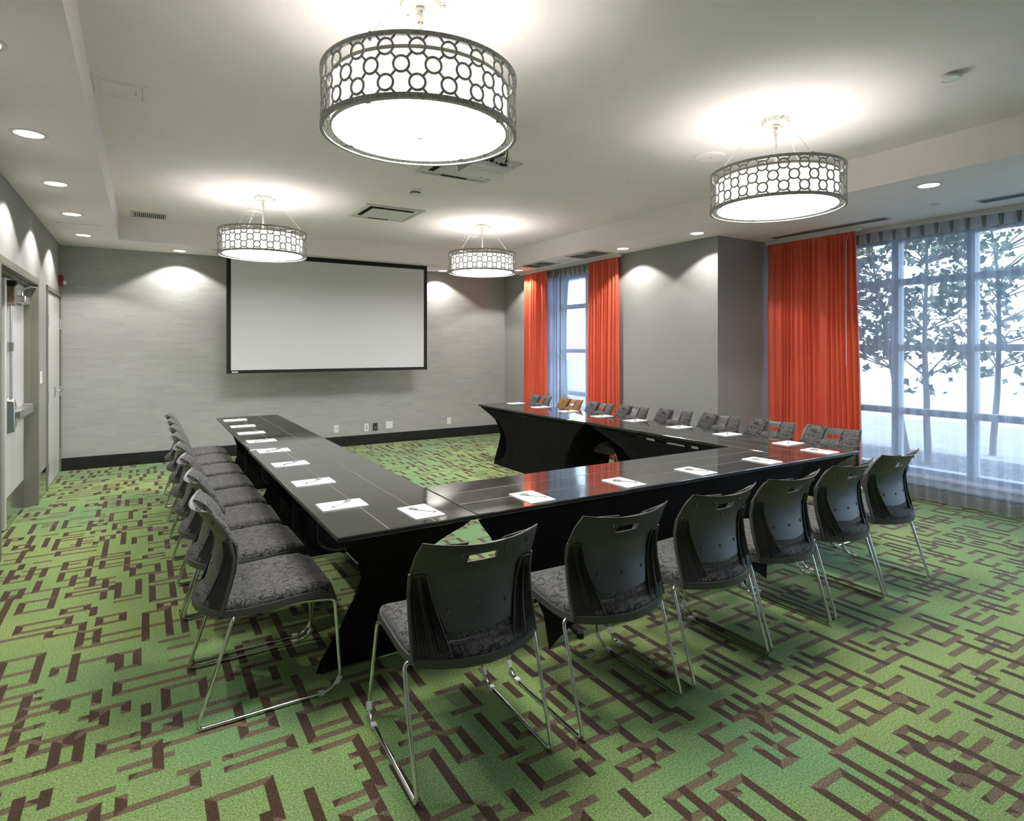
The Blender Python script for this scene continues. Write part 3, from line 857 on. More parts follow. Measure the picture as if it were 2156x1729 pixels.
# smoke detector
t = thing('smoke_detector', 'white smoke detector beyond the near pendant', 'smoke detector', (2.195, 5.31, ZT))
mb = MB(); mb.lathe([(0.068, 0), (0.068, -0.012), (0.056, -0.026)], seg=32); mb.build('base', 'white', t)
mb = MB(); mb.lathe([(0.048, -0.026), (0.047, -0.034), (0.048, -0.036)], seg=32); mb.build('vent_gap', 'dark', t)
mb = MB(); mb.lathe([(0.052, -0.036), (0.050, -0.046), (0.034, -0.054), (0.0, -0.056)], seg=32); mb.build('cap', 'white', t)
# square four-way diffusers
def diffuser(cx, cy, label):
    t = thing('air_diffuser', label, 'vent', (cx, cy, ZT)); a = 0.33
    def ring(r0, z0, r1, z1, nm, m):
        mb = MB()
        for k in range(4):
            s0 = [(-r0, -r0), (r0, -r0), (r0, r0), (-r0, r0)]; s1 = [(-r1, -r1), (r1, -r1), (r1, r1), (-r1, r1)]
            k2 = (k + 1) % 4
            mb.quad((*s0[k], z0), (*s0[k2], z0), (*s1[k2], z1), (*s1[k], z1))
        mb.build(nm, m, t, smooth=False, fixn=False)
    ring(a, -0.001, a, -0.012, 'frame', 'paintwhite'); ring(a, -0.012, a - 0.03, -0.016, 'frame', 'paintwhite'); ring(a - 0.03, -0.016, a - 0.075, 0.05, 'throat', 'paintwhite')
    mb = MB(); mb.box(-0.255, -0.255, -0.001, 0.255, 0.255, 0.0); mb.build('opening', 'dark', t)
    mb = MB()
    mb.add([(-0.225, -0.225, -0.018), (0.225, -0.225, -0.018), (0.225, 0.225, -0.018), (-0.225, 0.225, -0.018), (-0.19, -0.19, -0.006), (0.19, -0.19, -0.006), (0.19, 0.19, -0.006), (-0.19, 0.19, -0.006)],
           [(3, 2, 1, 0), (4, 5, 6, 7), (0, 1, 5, 4), (1, 2, 6, 5), (2, 3, 7, 6), (3, 0, 4, 7)])
    mb.build('plaque', 'paintwhite', t, smooth=False)
    for s_ in (-1, 1):
        mb = MB(); mb.box(-0.12, s_ * 0.268 - 0.02, -0.0165, 0.12, s_ * 0.268 + 0.02, -0.0155) ; mb.build('air_slot', 'dark', t)
diffuser(2.295, 6.39, 'square ceiling diffuser in front of the screen')
diffuser(2.295, 4.41, 'square ceiling diffuser just behind the projector')
# projector slot of the screen in the soffit
mb = MB(); mb.box(0.72, 8.385, ZS - 0.004, 3.86, 8.43, ZS)
struct('trim_4', mb, 'paintwhite', label='slim screen slot cover in the soffit', bevel=0.001)

# ---- projector
t = thing('projector', 'white ceiling projector with cables beneath the near pendant', 'projector', (2.02, 3.64, 2.72))
mb = MB(); mb.box(-0.152, -0.12, 0.0, 0.152, 0.12, 0.098); body = mb.build('body', 'projwhite', t, bevel=0.014, bseg=3)
mb = MB(); mb.box(-0.125, -0.1225, 0.018, 0.135, -0.119, 0.082); mb.build('port_panel', 'paintwhite', t, bevel=0.003)
for x, z, w, h in ((-0.10, 0.05, 0.035, 0.014), (-0.055, 0.05, 0.03, 0.014), (-0.01, 0.048, 0.03, 0.014), (0.03, 0.04, 0.018, 0.01), (0.062, 0.035, 0.008, 0.014), (0.08, 0.035, 0.012, 0.016), (0.104, 0.036, 0.016, 0.016), (0.112, 0.066, 0.012, 0.012)):
    mb = MB(); mb.box(x - w / 2, -0.1245, z - h / 2, x + w / 2, -0.122, z + h / 2); mb.build('port', 'black', t)
mb = MB()
for k in range(10):
    for q in range(7):
        y = -0.095 + k * 0.021; z = 0.016 + q * 0.011
        mb.box(-0.1535, y - 0.006, z - 0.0032, -0.1515, y + 0.006, z + 0.0032)
mb.build('vent_holes', 'dark', t, kind='stuff')
mb = MB(); mb.cyl((0.06, 0.12, 0.05), (0.06, 0.15, 0.05), 0.04, seg=24); mb.build('lens', 'dark', t)
mb = MB(); mb.box(-0.06, -0.04, -0.003, 0.11, -0.015, 0.001); mb.build('rating_label', 'white', t)
mb = MB(); mb.cyl((0.0, 0.02, 0.098), (0.0, 0.02, 0.28), 0.018, seg=16); mb.lathe([(0.06, 0.28), (0.06, 0.268), (0.03, 0.262)], (0, 0.02), 24); mb.box(-0.06, -0.04, 0.096, 0.06, 0.08, 0.106); mb.build('mount', 'paintwhite', t)
for k, (x, z, x2, dz) in enumerate(((-0.10, 0.05, 0.05, 0.02), (-0.055, 0.05, 0.06, 0.0), (-0.01, 0.048, 0.07, 0.03), (0.06, 0.035, 0.09, -0.015))):
    mb = MB(); mb.tube(fillet([(x, -0.122, z), (x + 0.01, -0.16, z - 0.005 + dz), (x2, -0.165, 0.09), (x2 + 0.02, -0.13, 0.17), (0.03, -0.02, 0.27)], 0.05, 6), 0.0045, 8)
    mb.cyl((x, -0.1225, z), (x, -0.145, z), 0.010, 0.007, seg=10); mb.build('cable', 'black', t)

# ---- pendants
def make_pendant(label):
    t = thing('pendant_lamp', label, 'pendant lamp', group='drum pendant lamps')
    r, z0, z1 = 0.415, -0.592, -0.347      # measured from the tray ceiling
    th = 0.004
    mb = MB(); mb.lathe([(0.0, -0.034), (0.082, -0.034), (0.088, -0.028), (0.088, 0.0)], seg=40); can = mb.build('canopy', 'galvlight', t)
    for k in range(3):
        a = R(100 + 120 * k); c, s_ = math.cos(a), math.sin(a)
        mb = MB(); mb.cyl((0.086 * c, 0.086 * s_, -0.018), (0.112 * c, 0.112 * s_, -0.018), 0.006, seg=10); mb.cyl((0.104 * c, 0.104 * s_, -0.01), (0.104 * c, 0.104 * s_, -0.03), 0.007, seg=10); mb.build('cable_grip', 'galvlight', can)
        mb = MB(); mb.cyl((0.104 * c, 0.104 * s_, -0.02), ((r - 0.012) * c, (r - 0.012) * s_, z1 - 0.005), 0.0013, seg=6); mb.cyl(((r - 0.012) * c, (r - 0.012) * s_, z1 - 0.025), ((r - 0.012) * c, (r - 0.012) * s_, z1 + 0.008), 0.006, seg=8)
        mb.build('cable', 'wire', t)
    mb = MB(); mb.cyl((0, 0, -0.034), (0, 0, z1 - 0.02), 0.0085, seg=14); mb.lathe([(0.0, -0.05), (0.016, -0.05), (0.02, -0.042), (0.016, -0.034)], seg=20); mb.lathe([(0.013, -0.10), (0.013, -0.06)], seg=16)
    mb.build('stem', 'galvlight', t)
    # lattice: three rows of rings joined by diagonal bars between two bands
    mb = MB(); b = 0.018
    for a, c in ((z0, z0 + b), (z1 - b, z1)):
        mb.lathe([(r, a), (r, c), (r - 0.014, c), (r - 0.014, a)], seg=96, close=True)
    mb.build('band', 'galv', t, angle=30)
    mb = MB(); N = 22; da = 2 * PI / N; dz = 0.0655; zm = (z0 + z1) / 2; ro, ri = 0.0335, 0.0252
    rr = r - 0.003
    def ring_(ac, zc):
        n = 20; vs_ = []
        for rad in (rr, rr - th):
            for q in (ro, ri):
                for k in range(n):
                    w = 2 * PI * k / n; vs_.append((rad * math.cos(ac + q * math.cos(w) / rr), rad * math.sin(ac + q * math.cos(w) / rr), zc + q * math.sin(w)))
        fs = []
        for k in range(n):
            k2 = (k + 1) % n
            fs += [(k, k2, n + k2, n + k), (2 * n + k, 3 * n + k, 3 * n + k2, 2 * n + k2), (k, 2 * n + k, 2 * n + k2, k2), (n + k, n + k2, 3 * n + k2, 3 * n + k)]
        mb.add(vs_, fs)
    def bar_(a0, zz0, a1, zz1, w=0.0042):
        dx = (a1 - a0) * rr; dzz = zz1 - zz0; L = math.hypot(dx, dzz); nx_, nz_ = -dzz / L * w, dx / L * w
        vs_ = []
        for rad in (rr - 0.0003, rr - th + 0.0003):
            for (a, zz), sg in (((a0, zz0), 1), ((a1, zz1), 1), ((a1, zz1), -1), ((a0, zz0), -1)):
                aa = a + sg * nx_ / rr; vs_.append((rad * math.cos(aa), rad * math.sin(aa), zz + sg * nz_))
        mb.add(vs_, [(0, 1, 2, 3), (7, 6, 5, 4), (0, 4, 5, 1), (1, 5, 6, 2), (2, 6, 7, 3), (3, 7, 4, 0)])
    for k in range(N):
        a = k * da; ah = a + da / 2
        ring_(a, zm + dz); ring_(ah, zm); ring_(a, zm - dz)
        hx, hz = da / 2, dz; L = math.hypot(hx * rr, hz); f = ro * 0.93 / L
        for zc, sg in ((zm + dz, -1), (zm - dz, 1)):
            for sx in (1, -1):
                bar_(a + sx * hx * f, zc + sg * hz * f, a + sx * hx * (1 - f), zc + sg * hz * (1 - f))
        ztop = z1 - b; zb = z0 + b
        for sx in (1, -1):
            k1 = (ztop + 0.003 - (zm + dz)) / hz
            bar_(a + sx * hx * f, zm + dz + hz * f, a + sx * hx * k1, zm + dz + hz * k1)
            bar_(a + sx * hx * f, zm - dz - hz * f, a + sx * hx * k1, zm - dz - hz * k1)
    mb.build('lattice', 'galv', t, smooth=False)
    # inner shade, open at the top
    rs = 0.372; zs0, zs1 = z0 + 0.012, z1 - 0.035
    mb = MB(); mb.lathe([(rs, zs0), (rs, zs1), (rs - 0.003, zs1), (rs - 0.003, zs0)], seg=72, close=True); mb.build('shade', 'shade', t)
    mb = MB(); mb.lathe([(rs + 0.002, zs1 - 0.012), (rs + 0.002, zs1 + 0.002), (rs - 0.005, zs1 + 0.002), (rs - 0.005, zs1 - 0.012)], seg=72, close=True)
    mb.lathe([(rs + 0.002, zs0 - 0.002), (rs + 0.002, zs0 + 0.010), (rs - 0.005, zs0 + 0.010), (rs - 0.005, zs0 - 0.002)], seg=72, close=True); mb.build('shade_trim', 'shadetrim', t)
    mb = MB(); mb.lathe([(rs - 0.006, zs0 + 0.002), (rs - 0.006, zs0 + 0.008)], seg=72); mb.disc((0, 0), rs - 0.006, zs0 + 0.002, 72); mb.disc((0, 0), rs - 0.006, zs0 + 0.008, 72, mi=1, up=True); mb.build('diffuser', ['diff', 'white'], t)
    mb = MB(); mb.lathe([(0.0, zs0 - 0.020), (0.009, zs0 - 0.020), (0.011, zs0 - 0.010), (0.011, zs0 + 0.002)], seg=20); mb.build('finial', 'galv', t)
    for k in range(4):
        a = R(35 + 90 * k); c, s_ = math.cos(a), math.sin(a)
        mb = MB(); mb.box(-0.022, -0.012, zs0 - 0.002, 0.03, 0.012, zs0 + 0.002); o = mb.build('clip', 'galv', t); o.location = ((rs + 0.008) * c, (rs + 0.008) * s_, 0); o.rotation_euler = (0, 0, a)
    mb = MB()
    for k in range(3):
        a = R(60 + 120 * k); mb.cyl((0, 0, z1 - 0.012), ((r - 0.013) * math.cos(a), (r - 0.013) * math.sin(a), z1 - 0.012), 0.004, seg=6)
    mb.build('spider', 'galvlight', t)
    return t
PEND = [((1.015, 2.395), 'largest drum pendant, over the left tables near the camera'), ((1.010, 6.355), 'drum pendant in front of the left edge of the screen'),
        ((3.53, 6.41), 'farthest drum pendant, toward the far right corner'), ((3.545, 2.43), 'drum pendant on the right, above the front table')]
p0 = make_pendant(PEND[0][1]); p0.location = (*PEND[0][0], ZT)
pend = [p0] + [dup(p0, (*xy, ZT), R(8 * k), lb, 'drum pendant lamps') for k, (xy, lb) in enumerate(PEND[1:], 1)]
for t in pend:
    for k in range(3):
        ld = bpy.data.lights.new('pendant_bulb', 'POINT'); ld.energy = LAMP_UP / 3; ld.color = (1.0, 0.97, 0.90); ld.shadow_soft_size = 0.035
        lo = bpy.data.objects.new('pendant_bulb', ld); COL.objects.link(lo); lo.parent = t
        a = R(120 * k + 20); lo.location = (0.17 * math.cos(a), 0.17 * math.sin(a), -0.53)

# ================================================================== wall fittings
t = thing('projection_screen', 'white projection screen in black border on the far wall', 'screen', (0, 8.405, 0))
X0, X1, Z0, Z1 = 0.898, 3.668, 1.166, ZS - 0.004
mb = MB(); mb.box(X0 + 0.05, -0.003, Z0 + 0.04, X1 - 0.052, 0.0, Z1 - 0.058); mb.build('screen_surface', 'screen', t, smooth=False)
for nm, b_ in (('side_border', (X0, -0.004, Z0, X0 + 0.052, 0.003, Z1)), ('side_border', (X1 - 0.053, -0.004, Z0, X1, 0.003, Z1)), ('top_border', (X0 + 0.052, -0.004, Z1 - 0.06, X1 - 0.053, 0.003, Z1))):
    mb = MB(); mb.box(*b_); mb.build(nm, 'black', t, smooth=False)
mb = MB(); mb.box(X0, -0.014, Z0, X1, 0.012, Z0 + 0.042); wb = mb.build('weight_bar', 'black', t, bevel=0.004)
mb = MB(); mb.box(X0 + 0.06, -0.0155, Z0 + 0.010, X0 + 0.135, -0.0135, Z0 + 0.026); mb.build('maker_badge', 'white', wb)
mb = MB()
for k in range(5): mb.box(X0 + 0.093 + k * 0.006, -0.016, Z0 + 0.015, X0 + 0.096 + k * 0.006, -0.0154, Z0 + 0.021)
mb.build('badge_print', 'print', wb)

def plate(name, label, x, z, w=0.07, h=0.115, m='white', items=()):
    t = thing(name, label, 'wall plate', (x, YB, z))
    mb = MB(); mb.box(-w / 2, -0.008, -h / 2, w / 2, 0, h / 2); mb.build('plate', m, t, bevel=0.003)
    for nm, (a, b, c, d), mm in items:
        mb = MB(); mb.box(a - c / 2, -0.0105, b - d / 2, a + c / 2, -0.007, b + d / 2); mb.build(nm, mm, t)
plate('data_outlet', 'white wall plate with two dark dots by the left table', 2.464, 0.277, items=(('insert', (0, 0, 0.045, 0.075), 'white'), ('jack', (-0.012, 0.0, 0.010, 0.010), 'black'), ('jack', (0.012, 0.0, 0.014, 0.014), 'black')))
plate('data_outlet', 'white wall plate with three stacked black jacks', 2.928, 0.266, items=(('jack', (0, 0.022, 0.022, 0.009), 'black'), ('jack', (0, 0.002, 0.014, 0.009), 'black'), ('jack', (0, -0.018, 0.022, 0.012), 'black')))
plate('floor_box_outlet', 'dark grey wall plate between white plates', 3.067, 0.266, 0.078, 0.12, 'greyplastic', items=(('jack', (0, 0.018, 0.026, 0.026), 'black'), ('insert', (0.0, -0.008, 0.03, 0.014), 'steel')))
plate('power_outlet', 'wide white double power outlet', 3.291, 0.278, 0.115, 0.115, items=(('socket', (-0.022, -0.01, 0.032, 0.064), 'white'), ('socket', (0.022, -0.01, 0.032, 0.064), 'white')))
plate('blank_plate', 'plain white blank plate nearest the right corner', 4.333, 0.278, items=(('screw', (0, 0.04, 0.006, 0.006), 'print'), ('screw', (0, -0.04, 0.006, 0.006), 'print')))
t = thing('light_switch', 'white switch plate between the doors', 'switch', (XL, 7.43, 1.205))
mb = MB(); mb.box(0, -0.06, -0.06, 0.008, 0.06, 0.06); mb.build('plate', 'white', t, bevel=0.003)
for k in (-0.028, 0.0, 0.028):
    mb = MB(); mb.box(0.006, k - 0.011, -0.045, 0.011, k + 0.011, -0.018); mb.build('rocker', 'white', t, bevel=0.001)
mb = MB(); mb.box(0.007, -0.04, 0.0, 0.0105, 0.04, 0.045); mb.build('display', 'paintwhite', t)
t = thing('fire_strobe', 'red fire alarm strobe above the closet doors', 'fire alarm', (XL, 8.93, 2.30))
mb = MB(); mb.box(0, -0.06, -0.06, 0.045, 0.06, 0.062); mb.build('housing', 'red', t, bevel=0.006)
mb = MB(); mb.cyl((0.045, -0.01, -0.02), (0.075, -0.01, -0.02), 0.032, 0.018, seg=16); mb.build('strobe_lens', 'lens', t)

# ================================================================== tables
ZTOP = 0.74
EW = [(0.0, 0.40), (0.05, 0.47), (0.15, 0.62), (0.29, 0.68), (0.42, 0.64), (0.53, 0.52), (0.62, 0.30), (0.68, 0.12), (0.72, 0.01)]   # side panel inset against height
EE = [(0.0, 0.005), (0.06, 0.02), (0.14, 0.06), (0.24, 0.11), (0.36, 0.155), (0.46, 0.165), (0.56, 0.135), (0.64, 0.08), (0.69, 0.03), (0.72, 0.005)]
EF = [(0.0, 0.41), (0.15, 0.385), (0.3, 0.33), (0.45, 0.22), (0.6, 0.08), (0.72, 0.0)]
IN = [(0.0, 0.40), (0.3, 0.33), (0.55, 0.20), (0.72, 0.02)]
def make_table(label, cx, cy, L, W, rz, sag=(0, 0), bow=(0, 0), seed=1, sides=(0, 1), ends=(-1, 1), closed=(), prof=None, leg_in=0.41, arch=0.0):
    t = thing('conference_table', label, 'table', (cx, cy, 0), rz, 'black conference tables in a U')
    mb = MB(); mb.box(-L / 2, -W / 2, ZTOP - 0.022, L / 2, W / 2, ZTOP); mb.build('tabletop', 'top', t, bevel=0.0025)
    mb = MB(); mb.box(-L / 2 - 0.0015, -W / 2 - 0.0015, ZTOP - 0.018, L / 2 + 0.0015, W / 2 + 0.0015, ZTOP - 0.006); mb.build('edge_band', 'edge', t)
    for k, y in enumerate((-0.11, 0.10)):
        mb = MB(); mb.box(-L / 2 + 0.002, y - 0.0014, ZTOP - 0.001, L / 2 - 0.002, y + 0.0014, ZTOP + 0.0004); mb.build('seam', 'seam', t)
    mb = MB()
    hz = ZTOP - 0.022
    mb.box(-L / 2 + 0.05, -W / 2 + 0.05, hz - 0.04, L / 2 - 0.05, -W / 2 + 0.075, hz); mb.box(-L / 2 + 0.05, W / 2 - 0.075, hz - 0.04, L / 2 - 0.05, W / 2 - 0.05, hz)
    mb.build('apron_rail', 'black', t)
    for sx in (-1, 1):
        mb = MB(); x = sx * (L / 2 - leg_in)
        a = W / 2 - 0.045
        for s_ in (-1, 1):
            mb.tube(fillet([(x, s_ * 0.075, hz), (x, s_ * 0.075, 0.10), (x, s_ * 0.16, 0.03), (x, s_ * a, 0.016)], 0.05), 0.013, 10)
            mb.cyl((x, s_ * a, 0.0), (x, s_ * a, 0.03), 0.018, seg=12)
        mb.tube([(x, -0.075, 0.35), (x, 0.075, 0.35)], 0.010, 8)
        mb.tube([(x, 0, hz - 0.03), (x - sx * 0.38, 0, hz - 0.01)], 0.008, 8)
        mb.build('leg_frame', 'black', t)
    rnd = random.Random(seed)
    for q, s_ in enumerate((-1, 1)):
        ph = rnd.uniform(0, 6)
        if q not in sides: continue
        def side(u, v, s_=s_, sg=sag[q], bw=bow[q], ph=ph, ar=arch):
            s2 = 2 * u - 1
            z = ar * (1 - s2 ** 4) + (ZTOP - 0.03 - ar * (1 - s2 ** 4)) * (1 - v)
            zz = z - sg * (1 - s2 * s2) * (z / ZTOP) ** 3
            e = lerp_table(IN if ((-1 if s2 < 0 else 1) in closed) else (prof or EW), z)
            x = s2 * (L / 2 - e)
            cup = math.sin(min(1, max(0, (ZTOP - z) / ZTOP)) * PI * 0.75)
            y = s_ * (W / 2 - 0.012 - bw * cup * (1 - abs(s2) ** 6) - 0.02 * cup)
            y += 0.006 * math.sin(14 * (s2 + 0.8 * v) + ph) * math.sin(PI * v) * (0.3 + abs(s2))
            return (x, y, max(zz, 0.004))
        mb = MB(); mb.grid(side, 48, 24); mb.build('skirt_panel', 'spandex', t, angle=80)
    for s_ in ends:
        def end(u, v, s_=s_):
            z = (ZTOP - 0.028) * (1 - v)
            s2 = 2 * u - 1
            y = s2 * (W / 2 - (0.008 if s_ in closed else lerp_table(EE, z)) - 0.004)
            x = s_ * (L / 2 - lerp_table(IN, z) + 0.0)
            return (x, y, max(z, 0.004))
        mb = MB(); mb.grid(end, 12, 20); mb.build('skirt_panel', 'spandex', t, angle=80)
    return t
LT = 2.385
make_table('near left table, its end closest to the camera corner', 0.975, 2.39 + LT / 2, LT - 0.004, 0.63, R(90), sides=(0,), seed=3)
make_table('far left table, running up toward the screen', 0.98, 2.39 + LT * 1.5, LT - 0.004, 0.62, R(90), sides=(0,), seed=4)
make_table('front table across the open end of the U', (1.297 + 3.838) / 2, 2.39 + 0.31, 2.538, 0.62, 0, seed=5, ends=(), prof=EF, leg_in=0.62, arch=0.16, sides=(0,))
make_table('near right table, its end beside the sheer curtain', 4.165, 2.39 + LT / 2, LT - 0.004, 0.645, R(90), sag=(0.02, 0.05), sides=(1,), seed=6)
make_table('far right table, pointing at the far window curtains', 4.135, 2.39 + LT * 1.5 - 0.06, LT - 0.13, 0.64, R(90), sag=(0.02, 0.03), sides=(1,), closed=(-1,), seed=7)

# ---- notepads and pens
def make_pad():
    t = thing('notepad', 'x', 'notepad')
    mb = MB(); mb.box(-0.108, -0.071, 0, 0.108, 0.071, 0.0045); mb.build('sheets', 'paper', t, bevel=0.0005, bseg=1)
    mb = MB(); mb.box(-0.095, -0.045, 0.0044, -0.092, 0.005, 0.0048); mb.build('heading_print', 'print', t)
    mb = MB(); mb.box(-0.072, -0.06, 0.0044, -0.0712, 0.06, 0.0048); mb.build('rule_line', 'print', t)
    return t
def make_pen():
    t = thing('pen', 'x', 'pen')
    mb = MB(); mb.cyl((-0.068, 0, 0.0045), (0.02, 0, 0.0045), 0.0038, seg=10); mb.build('barrel', 'penbody', t)
    mb = MB(); mb.cyl((0.018, 0, 0.005), (0.066, 0, 0.005), 0.005, 0.0046, seg=12); mb.box(0.025, -0.0015, 0.0095, 0.062, 0.0015, 0.0115); mb.build('cap', 'pencap', t)
    mb = MB(); mb.cyl((-0.073, 0, 0.0045), (-0.066, 0, 0.0045), 0.0046, seg=10); mb.build('end_plug', 'pencap', t)
    return t
pad0 = make_pad(); pen0 = make_pen(); first = [True]
def put_pad(x, y, rz, label, penrz, plabel):
    if first[0]:
        first[0] = False
        pad0.location = (x, y, ZTOP + 0.0004); pad0.rotation_euler = (0, 0, rz); pad0['label'] = label; pad0['group'] = 'notepads laid out on the tables'
        pen0.location = (x, y, ZTOP + 0.005); pen0.rotation_euler = (0, 0, penrz); pen0['label'] = plabel; pen0['group'] = 'pens on the notepads'
    else:
        dup(pad0, (x, y, ZTOP + 0.0004), rz, label, 'notepads laid out on the tables')
        dup(pen0, (x + 0.004, y, ZTOP + 0.005), penrz, plabel, 'pens on the notepads')
rnd = random.Random(5)
for k, y in enumerate((2.875, 3.447, 4.065, 4.65, 5.185, 5.72, 6.25, 6.82)):
    w = ('nearest notepad' if k == 0 else 'farthest notepad' if k == 7 else ordn[k] + ' notepad') + ' along the left tables, counted from the camera'
    p = 'pen on the ' + (['nearest', 'second', 'third', 'fourth', 'fifth', 'sixth', 'seventh', 'farthest'][k]) + ' notepad along the left tables'
    put_pad(0.812, y, R(rnd.uniform(-1.5, 1.5)), w, R(38 + rnd.uniform(-5, 5)), p)
put_pad(1.088, 2.565, R(90 + 2), 'notepad at the near corner where left and front tables meet', R(128), 'pen on the corner notepad of the left table')
for k, (x, y) in enumerate(((1.675, 2.52), (2.295, 2.52), (2.88, 2.52), (3.525, 2.52))):
    put_pad(x, y, R(92 + rnd.uniform(-2, 2)), ordn[k] + ' notepad from the left on the front table', R(130 + rnd.uniform(-4, 4)), 'pen on the ' + ordn[k] + ' notepad from the left, front table')
put_pad(4.21, 2.53, R(91), 'notepad on the right table end beside the front table', R(128), 'pen on the notepad at the right table end')
for k, y in enumerate((2.87, 3.45, 4.0, 4.60, 5.08, 5.69, 6.27, 6.88)):
    w = ('nearest notepad' if k == 0 else 'farthest notepad' if k == 7 else ordn[k] + ' notepad') + ' facing the right table chairs, counted from the camera'
    p = 'pen on the ' + (['nearest', 'second', 'third', 'fourth', 'fifth', 'sixth', 'seventh', 'farthest'][k]) + ' notepad facing the right table chairs'
    put_pad(4.345 if k < 4 else 4.305, y, R(180 + rnd.uniform(-3, 3)), w, R(215 + rnd.uniform(-4, 4)), p)

# ================================================================== chairs
PROF = [(0.42, -0.185), (0.47, -0.172), (0.53, -0.155), (0.60, -0.140), (0.66, -0.135), (0.70, -0.142), (0.76, -0.170), (0.80, -0.192), (0.845, -0.220)]
CUR = [(0.42, 0.075), (0.55, 0.052), (0.66, 0.048), (0.845, 0.066)]
def back_y(x, z):
    c = lerp_table(CUR, z)
    return lerp_table(PROF, z) - c * (1 - (x / 0.25) ** 2)
HW = [(0.515, 0.128), (0.60, 0.150), (0.66, 0.170), (0.695, 0.190), (0.7001, 0.190), (0.7002, 0.2485), (0.72, 0.2495), (0.78, 0.246), (0.845, 0.232)]
def make_chair(label, fabric='cushion', shellm='shell', prefix='stacking_chair'):
    t = thing(prefix, label, 'chair')
    # back shell with hand hole
    zs = [0.515, 0.54, 0.58, 0.62, 0.66, 0.695, 0.7003, 0.72, 0.7499, 0.75, 0.779, 0.7791, 0.80, 0.825, 0.845]
    ss = [-1, -0.9, -0.75, -0.6, -0.42, -0.235, -0.12, 0, 0.12, 0.235, 0.42, 0.6, 0.75, 0.9, 1]
    nz_, ns_ = len(zs) - 1, len(ss) - 1
    def hw(z):
        if z <= 0.6999: return 0.128 + (0.190 - 0.128) * (z - 0.515) / (0.695 - 0.515)
        return lerp_table([(0.70, 0.243), (0.72, 0.244), (0.78, 0.240), (0.845, 0.226)], z)
    def sf(off):
        def f(i, j):
            z = zs[j]; x = ss[i] * hw(z)
            zz = z - (0.018 * (1 - ss[i] ** 2) if j == nz_ else 0) - (0.012 * (1 - ss[i] ** 2) if j == 0 else 0)
            return (x, back_y(x, z) + off, zz)
        return f
    hole = lambda i, j: not (abs((ss[i] + ss[i + 1]) / 2) < 0.235 and 0.75 <= (zs[j] + zs[j + 1]) / 2 <= 0.779)
    mb = MB(); mb.slab(sf(0.0), sf(-0.007), ns_, nz_, hole); sh = mb.build('back_shell', shellm, t, bevel=0, angle=50)
    for x, z in ((-0.19, 0.79), (-0.085, 0.785), (0.085, 0.785), (0.19, 0.79), (-0.225, 0.725), (0.225, 0.725), (0.0, 0.72), (-0.115, 0.575), (0.0, 0.57), (0.115, 0.575)):
        y = back_y(x, z) - 0.007
        mb = MB(); n = 10
        prof = [(0.0085, 0), (0.0075, 0.0028), (0.0045, 0.0045), (0.0, 0.005)]
        vs_ = [(x + r * math.cos(2 * PI * k / n), y - d, z + r * math.sin(2 * PI * k / n)) for r, d in prof[:-1] for k in range(n)] + [(x, y - prof[-1][1], z)]
        fs = [(a * n + k, a * n + (k + 1) % n, (a + 1) * n + (k + 1) % n, (a + 1) * n + k) for a in range(2) for k in range(n)] + [(2 * n + k, 2 * n + (k + 1) % n, 3 * n) for k in range(n)]
        mb.add(vs_, fs); mb.build('rivet', shellm, sh)
    # ribbed side brackets joining back to seat
    for s_ in (-1, 1):
        NR = 22; nzb = 6
        def bf(off, rib):
            def f(i, j):
                v = j / nzb; z = 0.440 + (0.712 - 0.440) * v
                xo = 0.243 + 0.001 * v; xi = 0.118 + (0.188 - 0.118) * v
                x = s_ * (xi + (xo - xi) * i / NR)
                y = back_y(x, z) + off
                if 0 < i < NR and 0 < j < nzb and rib: y += 0.0045 * (i % 2) - 0.001
                if 8 <= i <= 11 and rib: y -= 0.004
                return (x, y, z - 0.012 * (1 - (x / 0.25) ** 2) * (1 if j == 0 else 0))
            return f
        mb = MB(); mb.slab(bf(0.004, False), bf(-0.012, True), NR, nzb); mb.build('back_bracket', 'bracket', t, angle=20)
        mb = MB(); mb.tube([(s_ * (0.118 + 0.07 * v), back_y(0.118 + 0.07 * v, 0.43 + 0.28 * v) - 0.012, 0.43 + 0.28 * v) for v in (0, 0.25, 0.5, 0.75, 1)] + [(s_ * 0.205, back_y(0.205, 0.714) - 0.012, 0.714), (s_ * 0.241, back_y(0.241, 0.708) - 0.010, 0.708)], 0.0034, 6)
        mb.tube([(s_ * 0.243, back_y(0.243, 0.43 + 0.29 * v) - 0.007, 0.43 + 0.29 * v) for v in (0, 0.25, 0.5, 0.75, 1)], 0.0075, 6)
        mb.build('bracket_rim', shellm, t)
    # back cushion with notch round the hand hole
    zc = [0.485, 0.50, 0.53, 0.58, 0.64, 0.70, 0.735, 0.7351, 0.77, 0.80, 0.82, 0.834]
    sc = [-1, -0.97, -0.9, -0.75, -0.55, -0.33, -0.329, -0.15, 0, 0.15, 0.329, 0.33, 0.55, 0.75, 0.9, 0.97, 1]
    nzc, nsc = len(zc) - 1, len(sc) - 1
    hwc = lambda z: lerp_table([(0.485, 0.205), (0.55, 0.222), (0.70, 0.234), (0.834, 0.221)], z)
    def cf(front):
        def f(i, j):
            z = zc[j]; s2 = sc[i]; x = s2 * hwc(z)
            y = back_y(x, z) + 0.0005
            if front:
                e = 1.0
                e *= {0: 0.25, 1: 0.7, nzc: 0.3, nzc - 1: 0.75}.get(j, 1.0)
                e *= {0: 0.25, 1: 0.7, nsc: 0.25, nsc - 1: 0.7}.get(i, 1.0)
                if z > 0.734 and i in (5, 11): e *= 0.55
                if j == 6 and 5 < i < 11: e *= 0.6
                y += 0.030 * e
            return (x, y, z)
        return f
    notch = lambda i, j: not (zc[j] >= 0.735 and abs((sc[i] + sc[i + 1]) / 2) < 0.329)
